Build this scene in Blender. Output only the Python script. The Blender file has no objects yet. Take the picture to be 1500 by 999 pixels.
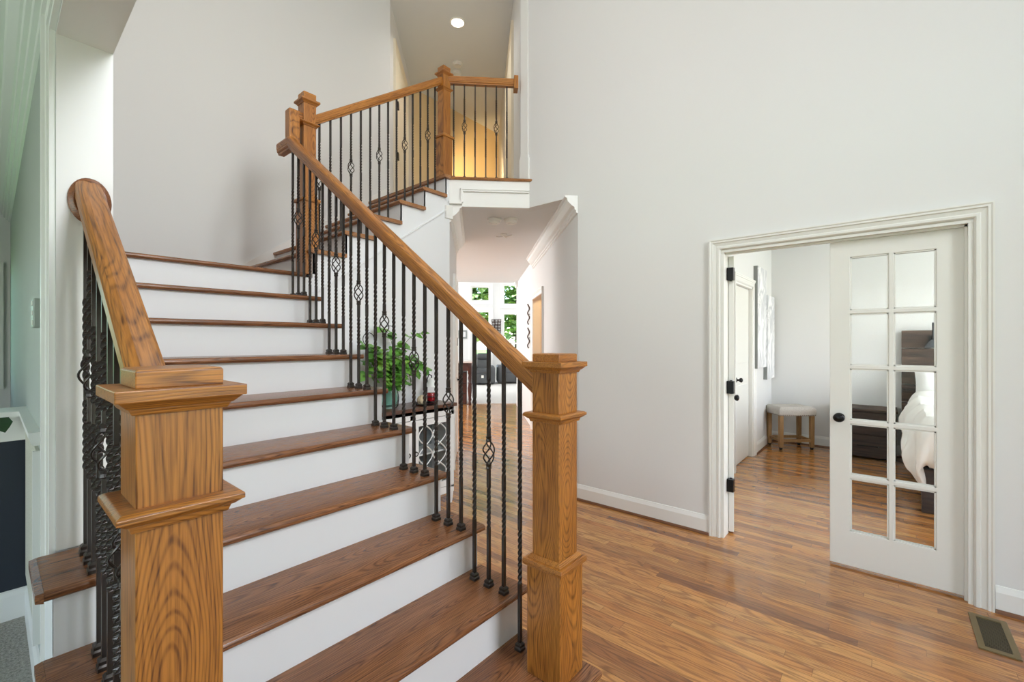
import bpy, bmesh, math, random
from mathutils import Vector, Matrix, noise
random.seed(7)
R = math.radians
S2 = math.sqrt(0.5)
C = bpy.context.scene.collection
sc = bpy.context.scene

# ------------------------------------------------------------------ camera, world, lights, exposure
cam_d = bpy.data.cameras.new('camera')
cam_d.sensor_width = 36.0
cam_d.lens = 648.6 / 1500 * 36
cam_d.shift_y = 0.0007
cam_d.clip_start = 0.02
cam_d.clip_end = 300
cam = bpy.data.objects.new('camera', cam_d)
C.objects.link(cam)
cam.location = (0, 0, 1.4)
cam.rotation_euler = (R(90), 0, -R(49.709))
sc.camera = cam
sc.view_settings.view_transform = 'Standard'
sc.view_settings.look = 'None'
sc.view_settings.gamma = 1
sc.view_settings.use_curve_mapping = False
sc.view_settings.exposure = 0.12
try:
    sc.cycles.max_bounces = 10
    sc.cycles.diffuse_bounces = 6
    sc.cycles.glossy_bounces = 4
    sc.cycles.transparent_max_bounces = 12
    sc.cycles.caustics_reflective = False
    sc.cycles.caustics_refractive = False
    sc.cycles.sample_clamp_indirect = 6
    sc.cycles.use_denoising = True
except Exception:
    pass
w = bpy.data.worlds.new('sky')
sc.world = w
w.use_nodes = True
wn = w.node_tree
bgn = wn.nodes['Background']
sky = wn.nodes.new('ShaderNodeTexSky')
sky.sky_type = 'NISHITA'
sky.sun_disc = False
sky.sun_elevation = R(50)
sky.sun_rotation = R(200)
wn.links.new(sky.outputs[0], bgn.inputs[0])
bgn.inputs[1].default_value = 0.7

def area(name, loc, look, sx, sy, power, col=(1, 1, 1), spread=180):
    d = bpy.data.lights.new(name, 'AREA')
    d.shape = 'RECTANGLE'
    d.size = sx
    d.size_y = sy
    d.energy = power
    d.color = col
    d.spread = R(spread)
    o = bpy.data.objects.new(name, d)
    C.objects.link(o)
    o.location = loc
    v = Vector(look) - Vector(loc)
    o.rotation_euler = v.to_track_quat('-Z', 'Y').to_euler()
    return o

def spot(name, loc, power, col=(1, .9, .75), size=.05, ang=150):
    d = bpy.data.lights.new(name, 'SPOT')
    d.energy = power
    d.color = col
    d.shadow_soft_size = size
    d.spot_size = R(ang)
    d.spot_blend = .8
    o = bpy.data.objects.new(name, d)
    C.objects.link(o)
    o.location = loc
    return o

sun_d = bpy.data.lights.new('sun', 'SUN')
sun_d.energy = 13.0
sun_d.angle = R(1)
sun_o = bpy.data.objects.new('sun', sun_d)
C.objects.link(sun_o)
sun_o.rotation_euler = Vector((.12, .2, -1)).to_track_quat('-Z', 'Y').to_euler()

DAY = (.98, .99, 1.0)
area('foyer_window_light', (1.1, -2.6, 3.7), (1.0, 3.5, 1.7), 1.3, 1.9, 54, DAY, 120)
area('foyer_door_light', (1.1, -2.6, 1.15), (1.2, 3, 1.0), 1.2, 2.0, 4, DAY, 130)
area('side_room_window_light', (-3.8, 0.9, 1.45), (0.3, 0.9, 1.2), 3.2, 1.9, 62, (.90, .98, .95))
area('living_window_light', (8.0, 14.2, 2.9), (10.2, 11.4, 1.0), 3.5, 3.5, 400, DAY)
area('living_side_light', (S2 * (3.2 + 12.6), S2 * (12.6 - 3.2), 2.6), (S2 * (-.5 + 16.3), S2 * (16.3 + .5), 2.2), 3.0, 3.0, 150, DAY)  # extra light added to brighten the living room's back wall
area('hall_opening_light', (3.5, 7.9, 2.2), (6.0, 5.6, .9), 2.0, 1.4, 170, DAY)
area('bedroom_window_light', (5.4, -2.85, 1.6), (5.6, .5, 1.2), 2.6, 1.7, 95, DAY)
ch = bpy.data.lights.new('foyer_fill_light', 'POINT')  # soft fill added to even out the foyer, no fixture hangs there
ch.energy = 48
ch.color = (1.0, .985, .96)
ch.shadow_soft_size = .8
cho = bpy.data.objects.new('foyer_fill_light', ch)
C.objects.link(cho)
cho.location = (1.15, 1.55, 3.95)

# ------------------------------------------------------------------ materials
def lin(c):
    c = c / 255.0
    return c / 12.92 if c <= .04045 else ((c + .055) / 1.055) ** 2.4

def rgb(r, g, b):
    return (lin(r), lin(g), lin(b), 1)

def mat(name, col, rough=.5, metal=0.0, spec=.5, bump=0.0, bscale=60, vary=0.0, vscale=3, coat=0.0):
    m = bpy.data.materials.new(name)
    m.use_nodes = True
    nt = m.node_tree
    b = nt.nodes['Principled BSDF']
    b.inputs['Base Color'].default_value = col
    b.inputs['Roughness'].default_value = rough
    b.inputs['Metallic'].default_value = metal
    b.inputs['Specular IOR Level'].default_value = spec
    b.inputs['Coat Weight'].default_value = coat
    tc = nt.nodes.new('ShaderNodeTexCoord')
    if vary > 0:
        n = nt.nodes.new('ShaderNodeTexNoise')
        n.inputs['Scale'].default_value = vscale
        n.inputs['Detail'].default_value = 4
        nt.links.new(tc.outputs['Object'], n.inputs['Vector'])
        mx = nt.nodes.new('ShaderNodeMix')
        mx.data_type = 'RGBA'
        mx.inputs[6].default_value = col
        mx.inputs[7].default_value = tuple(x * (1 - vary) for x in col[:3]) + (1,)
        nt.links.new(n.outputs[0], mx.inputs[0])
        nt.links.new(mx.outputs[2], b.inputs['Base Color'])
    if bump > 0:
        n2 = nt.nodes.new('ShaderNodeTexNoise')
        n2.inputs['Scale'].default_value = bscale
        n2.inputs['Detail'].default_value = 3
        nt.links.new(tc.outputs['Object'], n2.inputs['Vector'])
        bp = nt.nodes.new('ShaderNodeBump')
        bp.inputs['Strength'].default_value = bump
        bp.inputs['Distance'].default_value = .01
        nt.links.new(n2.outputs[0], bp.inputs['Height'])
        nt.links.new(bp.outputs[0], b.inputs['Normal'])
    return m

def math_node(nt, op, a, b=None, clamp=False):
    n = nt.nodes.new('ShaderNodeMath')
    n.operation = op
    n.use_clamp = clamp
    for i, v in enumerate((a, b)):
        if v is None:
            continue
        if isinstance(v, (int, float)):
            n.inputs[i].default_value = v
        else:
            nt.links.new(v, n.inputs[i])
    return n.outputs[0]

def oak(name, axis, light, mid, dark, rough=.36, ring=.0043, width=.15, pore=1.3, coat=.08, amp=.30):
    """Stained oak: contour lines of a noise stretched along the grain give cathedral figure, fine noise gives pores."""
    m = bpy.data.materials.new(name)
    m.use_nodes = True
    nt = m.node_tree
    L = nt.links
    b = nt.nodes['Principled BSDF']
    tc = nt.nodes.new('ShaderNodeTexCoord')
    oi = nt.nodes.new('ShaderNodeObjectInfo')
    add = nt.nodes.new('ShaderNodeVectorMath')
    add.operation = 'ADD'
    comb = nt.nodes.new('ShaderNodeCombineXYZ')
    r1 = math_node(nt, 'MULTIPLY', oi.outputs['Random'], 17.3)
    for i in range(3):
        L.new(r1, comb.inputs[i])
    L.new(tc.outputs['Object'], add.inputs[0])
    L.new(comb.outputs[0], add.inputs[1])
    def stretched(across, along):
        mp = nt.nodes.new('ShaderNodeMapping')
        s = [across] * 3
        s[axis] = along
        mp.inputs['Scale'].default_value = s
        L.new(add.outputs[0], mp.inputs['Vector'])
        return mp.outputs[0]
    # growth rings around a wandering pith: sqrt(a^2 + b^2), a and b across the grain, l along it
    sep = nt.nodes.new('ShaderNodeSeparateXYZ')
    L.new(tc.outputs['Object'], sep.inputs[0])
    ax = [i for i in range(3) if i != axis]
    l_ = math_node(nt, 'ADD', sep.outputs[axis], r1)
    def wob(amp, sc_, off):
        c_ = nt.nodes.new('ShaderNodeCombineXYZ')
        L.new(math_node(nt, 'MULTIPLY', l_, sc_), c_.inputs[0])
        L.new(math_node(nt, 'ADD', r1, off), c_.inputs[1])
        n_ = nt.nodes.new('ShaderNodeTexNoise')
        n_.inputs['Scale'].default_value = 1
        n_.inputs['Detail'].default_value = 2
        L.new(c_.outputs[0], n_.inputs['Vector'])
        return math_node(nt, 'MULTIPLY', math_node(nt, 'SUBTRACT', n_.outputs[0], .5), amp)
    def wrap(o_, k_):
        if not width:
            return o_
        q_ = math_node(nt, 'ADD', math_node(nt, 'DIVIDE', o_, width), math_node(nt, 'MULTIPLY', r1, k_))
        return math_node(nt, 'MULTIPLY', math_node(nt, 'SUBTRACT', math_node(nt, 'FRACT', q_), .5), width)
    a_ = math_node(nt, 'ADD', wrap(sep.outputs[ax[0]], .37), wob(.10, 1.1, 0))
    b_ = math_node(nt, 'ADD', wrap(sep.outputs[ax[1]], .71), wob(amp, 1.0, 9.1))
    rad = math_node(nt, 'SQRT', math_node(nt, 'ADD', math_node(nt, 'MULTIPLY', a_, a_), math_node(nt, 'MULTIPLY', b_, b_)))
    w2 = nt.nodes.new('ShaderNodeTexNoise')
    w2.inputs['Scale'].default_value = 1
    w2.inputs['Detail'].default_value = 2
    L.new(stretched(22, 4), w2.inputs['Vector'])
    ph = math_node(nt, 'ADD', math_node(nt, 'MULTIPLY', rad, 6.283 / ring), math_node(nt, 'MULTIPLY', w2.outputs[0], 9.0))
    sn = math_node(nt, 'SINE', ph)
    sn = math_node(nt, 'MULTIPLY_ADD', sn, .5)
    sn.node.inputs[2].default_value = .5
    sn = math_node(nt, 'POWER', sn, 1.8)
    n2 = nt.nodes.new('ShaderNodeTexNoise')
    n2.inputs['Scale'].default_value = 1
    n2.inputs['Detail'].default_value = 3
    L.new(stretched(260, 9), n2.inputs['Vector'])
    n3 = nt.nodes.new('ShaderNodeTexNoise')
    n3.inputs['Scale'].default_value = 1
    n3.inputs['Detail'].default_value = 2
    L.new(stretched(9, 1.2), n3.inputs['Vector'])
    cr = nt.nodes.new('ShaderNodeValToRGB')
    cr.color_ramp.elements[0].position = .3
    cr.color_ramp.elements[0].color = light
    cr.color_ramp.elements[1].position = .75
    cr.color_ramp.elements[1].color = mid
    L.new(n3.outputs[0], cr.inputs[0])
    pr = nt.nodes.new('ShaderNodeMapRange')
    pr.inputs[1].default_value = .42
    pr.inputs[2].default_value = .68
    L.new(n2.outputs[0], pr.inputs[0])
    pm = math_node(nt, 'MULTIPLY', pr.outputs[0], pore)
    sm = math_node(nt, 'MULTIPLY', sn, math_node(nt, 'ADD', math_node(nt, 'MULTIPLY', pr.outputs[0], .6), .42))
    fac = math_node(nt, 'MAXIMUM', math_node(nt, 'MULTIPLY', pm, .45), sm)
    mx = nt.nodes.new('ShaderNodeMix')
    mx.data_type = 'RGBA'
    L.new(fac, mx.inputs[0])
    L.new(cr.outputs[0], mx.inputs[6])
    mx.inputs[7].default_value = dark
    L.new(mx.outputs[2], b.inputs['Base Color'])
    b.inputs['Roughness'].default_value = rough
    b.inputs['Coat Weight'].default_value = coat
    b.inputs['Coat Roughness'].default_value = .15
    bp = nt.nodes.new('ShaderNodeBump')
    bp.inputs['Strength'].default_value = .12
    bp.inputs['Distance'].default_value = .002
    bp.invert = True
    L.new(fac, bp.inputs['Height'])
    L.new(bp.outputs[0], b.inputs['Normal'])
    return m

def plank_floor(name, w=.0585, Lg=.95, tones=None, rough=.2):
    """Strip floor, boards running along Y, random lengths and tones."""
    m = bpy.data.materials.new(name)
    m.use_nodes = True
    nt = m.node_tree
    L = nt.links
    b = nt.nodes['Principled BSDF']
    tc = nt.nodes.new('ShaderNodeTexCoord')
    sp = nt.nodes.new('ShaderNodeSeparateXYZ')
    L.new(tc.outputs['Object'], sp.inputs[0])
    x = math_node(nt, 'DIVIDE', sp.outputs[0], w)
    row = math_node(nt, 'FLOOR', x)
    wn1 = nt.nodes.new('ShaderNodeTexWhiteNoise')
    wn1.noise_dimensions = '1D'
    L.new(row, wn1.inputs['W'])
    off = math_node(nt, 'MULTIPLY', wn1.outputs['Value'], 7.0)
    y = math_node(nt, 'ADD', math_node(nt, 'DIVIDE', sp.outputs[1], Lg), off)
    pid = math_node(nt, 'FLOOR', y)
    cmb = nt.nodes.new('ShaderNodeCombineXYZ')
    L.new(row, cmb.inputs[0])
    L.new(pid, cmb.inputs[1])
    wn2 = nt.nodes.new('ShaderNodeTexWhiteNoise')
    wn2.noise_dimensions = '2D'
    L.new(cmb.outputs[0], wn2.inputs['Vector'])
    cr = nt.nodes.new('ShaderNodeValToRGB')
    el = cr.color_ramp.elements
    el[0].position = 0
    el[0].color = tones[0]
    el[1].position = 1
    el[1].color = tones[-1]
    for i, t in enumerate(tones[1:-1]):
        e = el.new((i + 1) / (len(tones) - 1))
        e.color = t
    L.new(wn2.outputs['Value'], cr.inputs[0])
    sh = math_node(nt, 'MULTIPLY', wn2.outputs['Value'], 53.0)
    c2 = nt.nodes.new('ShaderNodeCombineXYZ')
    L.new(math_node(nt, 'ADD', sp.outputs[0], sh), c2.inputs[0])
    L.new(sp.outputs[1], c2.inputs[1])
    L.new(sh, c2.inputs[2])
    def ns(sx, sy, det, dist=0):
        mp = nt.nodes.new('ShaderNodeMapping')
        mp.inputs['Scale'].default_value = (sx, sy, 1)
        L.new(c2.outputs[0], mp.inputs['Vector'])
        n = nt.nodes.new('ShaderNodeTexNoise')
        n.inputs['Scale'].default_value = 1
        n.inputs['Detail'].default_value = det
        n.inputs['Distortion'].default_value = dist
        L.new(mp.outputs[0], n.inputs['Vector'])
        return n.outputs[0]
    rings = math_node(nt, 'SINE', math_node(nt, 'MULTIPLY', ns(16, 1.6, 1.5, .2), 52))
    rings = math_node(nt, 'MULTIPLY_ADD', rings, .5)
    rings.node.inputs[2].default_value = .5
    rings = math_node(nt, 'POWER', rings, 2.5)
    pr = nt.nodes.new('ShaderNodeMapRange')
    pr.inputs[1].default_value = .42
    pr.inputs[2].default_value = .7
    L.new(ns(260, 8, 3), pr.inputs[0])
    fac = math_node(nt, 'MAXIMUM', math_node(nt, 'MULTIPLY', pr.outputs[0], .5), math_node(nt, 'MULTIPLY', rings, .6))
    mx = nt.nodes.new('ShaderNodeMix')
    mx.data_type = 'RGBA'
    L.new(fac, mx.inputs[0])
    L.new(cr.outputs[0], mx.inputs[6])
    mx.inputs[7].default_value = rgb(92, 52, 26)
    # seams
    fx = math_node(nt, 'FRACT', x)
    ex = math_node(nt, 'MINIMUM', fx, math_node(nt, 'SUBTRACT', 1.0, fx))
    gx = math_node(nt, 'LESS_THAN', ex, .02)
    fy = math_node(nt, 'FRACT', y)
    gy = math_node(nt, 'LESS_THAN', fy, .0018)
    g = math_node(nt, 'MULTIPLY', math_node(nt, 'MAXIMUM', gx, gy), .6)
    mx2 = nt.nodes.new('ShaderNodeMix')
    mx2.data_type = 'RGBA'
    L.new(g, mx2.inputs[0])
    L.new(mx.outputs[2], mx2.inputs[6])
    mx2.inputs[7].default_value = rgb(62, 34, 18)
    L.new(mx2.outputs[2], b.inputs['Base Color'])
    wv = nt.nodes.new('ShaderNodeTexNoise')
    wv.inputs['Scale'].default_value = 5
    L.new(tc.outputs['Object'], wv.inputs['Vector'])
    hh = math_node(nt, 'ADD', math_node(nt, 'MULTIPLY', g, -.25), math_node(nt, 'MULTIPLY', wn2.outputs['Value'], .12))
    hh = math_node(nt, 'ADD', hh, math_node(nt, 'MULTIPLY', wv.outputs[0], 1.2))
    hh = math_node(nt, 'ADD', hh, math_node(nt, 'MULTIPLY', math_node(nt, 'POWER', ex, .5), .14))
    bp = nt.nodes.new('ShaderNodeBump')
    bp.inputs['Strength'].default_value = .1
    bp.inputs['Distance'].default_value = .01
    L.new(hh, bp.inputs['Height'])
    L.new(bp.outputs[0], b.inputs['Normal'])
    b.inputs['Roughness'].default_value = rough
    b.inputs['Coat Weight'].default_value = .4
    b.inputs['Coat Roughness'].default_value = .1
    return m

def glass_mat(name, tint=(1, 1, 1, 1)):
    m = bpy.data.materials.new(name)
    m.use_nodes = True
    nt = m.node_tree
    nt.nodes.clear()
    o = nt.nodes.new('ShaderNodeOutputMaterial')
    t = nt.nodes.new('ShaderNodeBsdfTransparent')
    t.inputs[0].default_value = tint
    g = nt.nodes.new('ShaderNodeBsdfGlossy')
    g.inputs['Roughness'].default_value = .02
    f = nt.nodes.new('ShaderNodeFresnel')
    f.inputs[0].default_value = 1.12
    mx = nt.nodes.new('ShaderNodeMixShader')
    nt.links.new(f.outputs[0], mx.inputs[0])
    nt.links.new(t.outputs[0], mx.inputs[1])
    nt.links.new(g.outputs[0], mx.inputs[2])
    nt.links.new(mx.outputs[0], o.inputs[0])
    return m

def emit(name, col, s):
    m = bpy.data.materials.new(name)
    m.use_nodes = True
    b = m.node_tree.nodes['Principled BSDF']
    b.inputs['Base Color'].default_value = col
    b.inputs['Emission Color'].default_value = col
    b.inputs['Emission Strength'].default_value = s
    return m

def ramp_mat(name, scale, stops, rough=.8, detail=4, stretch=(1, 1, 1), bump=0.0, dist=0.0):
    m = bpy.data.materials.new(name)
    m.use_nodes = True
    nt = m.node_tree
    b = nt.nodes['Principled BSDF']
    tc = nt.nodes.new('ShaderNodeTexCoord')
    mp = nt.nodes.new('ShaderNodeMapping')
    mp.inputs['Scale'].default_value = stretch
    n = nt.nodes.new('ShaderNodeTexNoise')
    n.inputs['Scale'].default_value = scale
    n.inputs['Detail'].default_value = detail
    n.inputs['Distortion'].default_value = dist
    cr = nt.nodes.new('ShaderNodeValToRGB')
    cr.color_ramp.elements[0].position = stops[0][0]
    cr.color_ramp.elements[0].color = stops[0][1]
    cr.color_ramp.elements[1].position = stops[-1][0]
    cr.color_ramp.elements[1].color = stops[-1][1]
    for p, c in stops[1:-1]:
        e = cr.color_ramp.elements.new(p)
        e.color = c
    nt.links.new(tc.outputs['Object'], mp.inputs[0])
    nt.links.new(mp.outputs[0], n.inputs['Vector'])
    nt.links.new(n.outputs[0], cr.inputs[0])
    nt.links.new(cr.outputs[0], b.inputs['Base Color'])
    b.inputs['Roughness'].default_value = rough
    if bump:
        bp = nt.nodes.new('ShaderNodeBump')
        bp.inputs['Strength'].default_value = bump
        bp.inputs['Distance'].default_value = .01
        nt.links.new(n.outputs[0], bp.inputs['Height'])
        nt.links.new(bp.outputs[0], b.inputs['Normal'])
    return m

G1, G2, G3 = rgb(194, 130, 56), rgb(164, 102, 40), rgb(82, 42, 14)
M = {}
M['wall'] = mat('wall_paint', rgb(222, 222, 221), .75, vary=.03, vscale=.8, bump=.02, bscale=220)
M['ceil'] = mat('ceiling_paint', rgb(224, 226, 226), .85, vary=.02)
M['white'] = mat('white_trim_paint', rgb(232, 232, 229), .38, vary=.02)
M['riser'] = mat('white_riser_paint', rgb(228, 230, 232), .42, vary=.03, vscale=2)
M['doorwhite'] = mat('door_paint', rgb(224, 224, 219), .42, vary=.02)
M['green_spill'] = mat('wall_green_spill_shade', rgb(178, 184, 179), .7, vary=.04)  # reflected green light and shade put into the wall colour
M['cream'] = mat('cream_paint', rgb(232, 222, 200), .55, vary=.03)
M['gold'] = mat('warm_wall_paint', rgb(226, 202, 158), .8, vary=.05)
M['tan'] = mat('tan_wall_paint', rgb(222, 190, 140), .8, vary=.05)
M['iron'] = mat('oil_rubbed_iron', rgb(66, 60, 56), .3, metal=.45, spec=.5, vary=.4, vscale=40)
M['black'] = mat('black_hardware', rgb(28, 28, 30), .3, metal=.6)
M['oakz'] = oak('oak_upright', 2, G1, G2, G3, width=0)
M['oakx'] = oak('oak_crosswise', 0, G1, G2, G3)
M['oaky'] = oak('oak_lengthwise', 1, G1, G2, G3, width=0, amp=.07)
T1, T2, T3 = rgb(156, 104, 66), rgb(126, 80, 50), rgb(58, 34, 22)
M['tread'] = oak('oak_tread', 0, T1, T2, T3, rough=.27, width=.13, ring=.006, amp=.2)
M['tready'] = oak('oak_tread_turned', 1, rgb(184, 130, 82), rgb(156, 106, 64), rgb(90, 56, 34), rough=.27, width=.13, ring=.006, amp=.2)  # paler than the lower treads: light on the upper flight put into the colour
M['floor'] = plank_floor('oak_strip_floor', tones=[rgb(134, 84, 46), rgb(206, 144, 78), rgb(186, 122, 62), rgb(214, 156, 88), rgb(156, 100, 54)])
M['shoe'] = mat('oak_shoe_moulding', rgb(120, 76, 46), .4, vary=.3, vscale=20)
M['carpet'] = ramp_mat('grey_carpet', 90, [(.3, rgb(120, 118, 112)), (.6, rgb(168, 164, 156))], .95, 5, bump=.6)
M['carpet2'] = ramp_mat('pale_carpet', 60, [(.3, rgb(196, 194, 190)), (.6, rgb(214, 212, 208))], .95, 4, bump=.3)
M['navy'] = mat('navy_paint', rgb(36, 44, 56), .55, vary=.15)
M['beige'] = ramp_mat('linen_panel', 160, [(.35, rgb(188, 188, 172)), (.6, rgb(214, 212, 198))], .8, 3, bump=.5)
M['glass'] = glass_mat('clear_glass', (.97, .98, .98, 1))
M['leafglass'] = glass_mat('green_glass', (.75, .9, .85, 1))
M['leaf'] = ramp_mat('vine_leaf', 9, [(.3, rgb(62, 118, 40)), (.55, rgb(104, 160, 62)), (.75, rgb(160, 196, 90))], .4)
M['leafdark'] = mat('dark_leaf', rgb(34, 66, 34), .45)
M['stem'] = mat('vine_stem', rgb(90, 110, 60), .6)
M['tree'] = ramp_mat('tree_leaves', 7, [(.3, rgb(70, 110, 50)), (.5, rgb(130, 168, 86)), (.7, rgb(206, 222, 160))], .7, 6, bump=.5)
M['bark'] = mat('bark', rgb(86, 70, 56), .9, vary=.4)
M['lawn'] = ramp_mat('lawn', 3, [(.3, rgb(80, 112, 52)), (.7, rgb(120, 150, 80))], .95)
M['barn'] = ramp_mat('reclaimed_boards', 5, [(.3, rgb(30, 24, 22)), (.5, rgb(74, 58, 48)), (.75, rgb(116, 94, 78))], .7, 6, (.6, .6, 9), bump=.3)
M['barndark'] = ramp_mat('dark_reclaimed_boards', 5, [(.3, rgb(26, 20, 18)), (.7, rgb(70, 50, 40))], .6, 6, (.8, .5, 8), bump=.3)
M['linen'] = mat('white_bedding', rgb(240, 238, 234), .85, bump=.12, bscale=14)
M['pillow'] = mat('white_pillowcase', rgb(242, 242, 240), .85)
M['seat'] = ramp_mat('grey_linen_seat', 120, [(.3, rgb(170, 164, 156)), (.6, rgb(196, 190, 182))], .9, 3, bump=.3)
M['stoolwood'] = oak('stool_wood', 2, rgb(178, 142, 98), rgb(156, 120, 78), rgb(110, 80, 50), rough=.5)
M['metal'] = mat('brass_nail_heads', rgb(120, 108, 96), .3, metal=.9)
M['sofa'] = mat('charcoal_leather', rgb(74, 76, 78), .42, vary=.2, vscale=6, bump=.1, bscale=20)
M['mahog'] = oak('dark_mahogany', 2, rgb(86, 44, 34), rgb(66, 32, 26), rgb(34, 18, 16), rough=.35)
M['marble'] = mat('pale_table_top', rgb(206, 200, 194), .3)
M['red'] = mat('red_wax', rgb(150, 26, 34), .25, coat=.5)
M['art'] = ramp_mat('floral_canvas', 4, [(.40, rgb(238, 238, 238)), (.52, rgb(196, 198, 202)), (.60, rgb(236, 236, 236)), (.68, rgb(120, 122, 128))], .7, 3, (1.0, 1, .6), dist=1.2)
M['canvasedge'] = mat('canvas_edge', rgb(134, 138, 136), .8)
M['vent'] = mat('bronze_vent', rgb(128, 112, 78), .4, metal=.5)
M['ventdark'] = mat('vent_shadow', rgb(28, 24, 20), .7)
M['slat'] = mat('dark_bronze_slat', rgb(84, 72, 50), .45, metal=.4)
M['plastic'] = mat('white_plastic', rgb(236, 234, 228), .4)
M['grey'] = mat('grey_plastic', rgb(160, 168, 162), .4)
M['cabwhite'] = mat('cabinet_white', rgb(232, 233, 232), .5, vary=.04, vscale=12)
M['cabtop'] = oak('cabinet_top_wood', 0, rgb(112, 72, 50), rgb(88, 54, 38), rgb(46, 28, 22), rough=.3)
M['cabin'] = mat('cabinet_inside', rgb(118, 124, 126), .7)
M['rope'] = mat('woven_rope', rgb(206, 190, 160), .8, bump=.5, bscale=80)
M['rust'] = mat('wall_art_bronze', rgb(72, 52, 42), .5, metal=.4, vary=.3, vscale=12)
M['lampon'] = emit('lit_downlight', (1, .93, .82, 1), 14)
M['sheer'] = mat('frosted_shade', rgb(236, 238, 236), .4)

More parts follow.
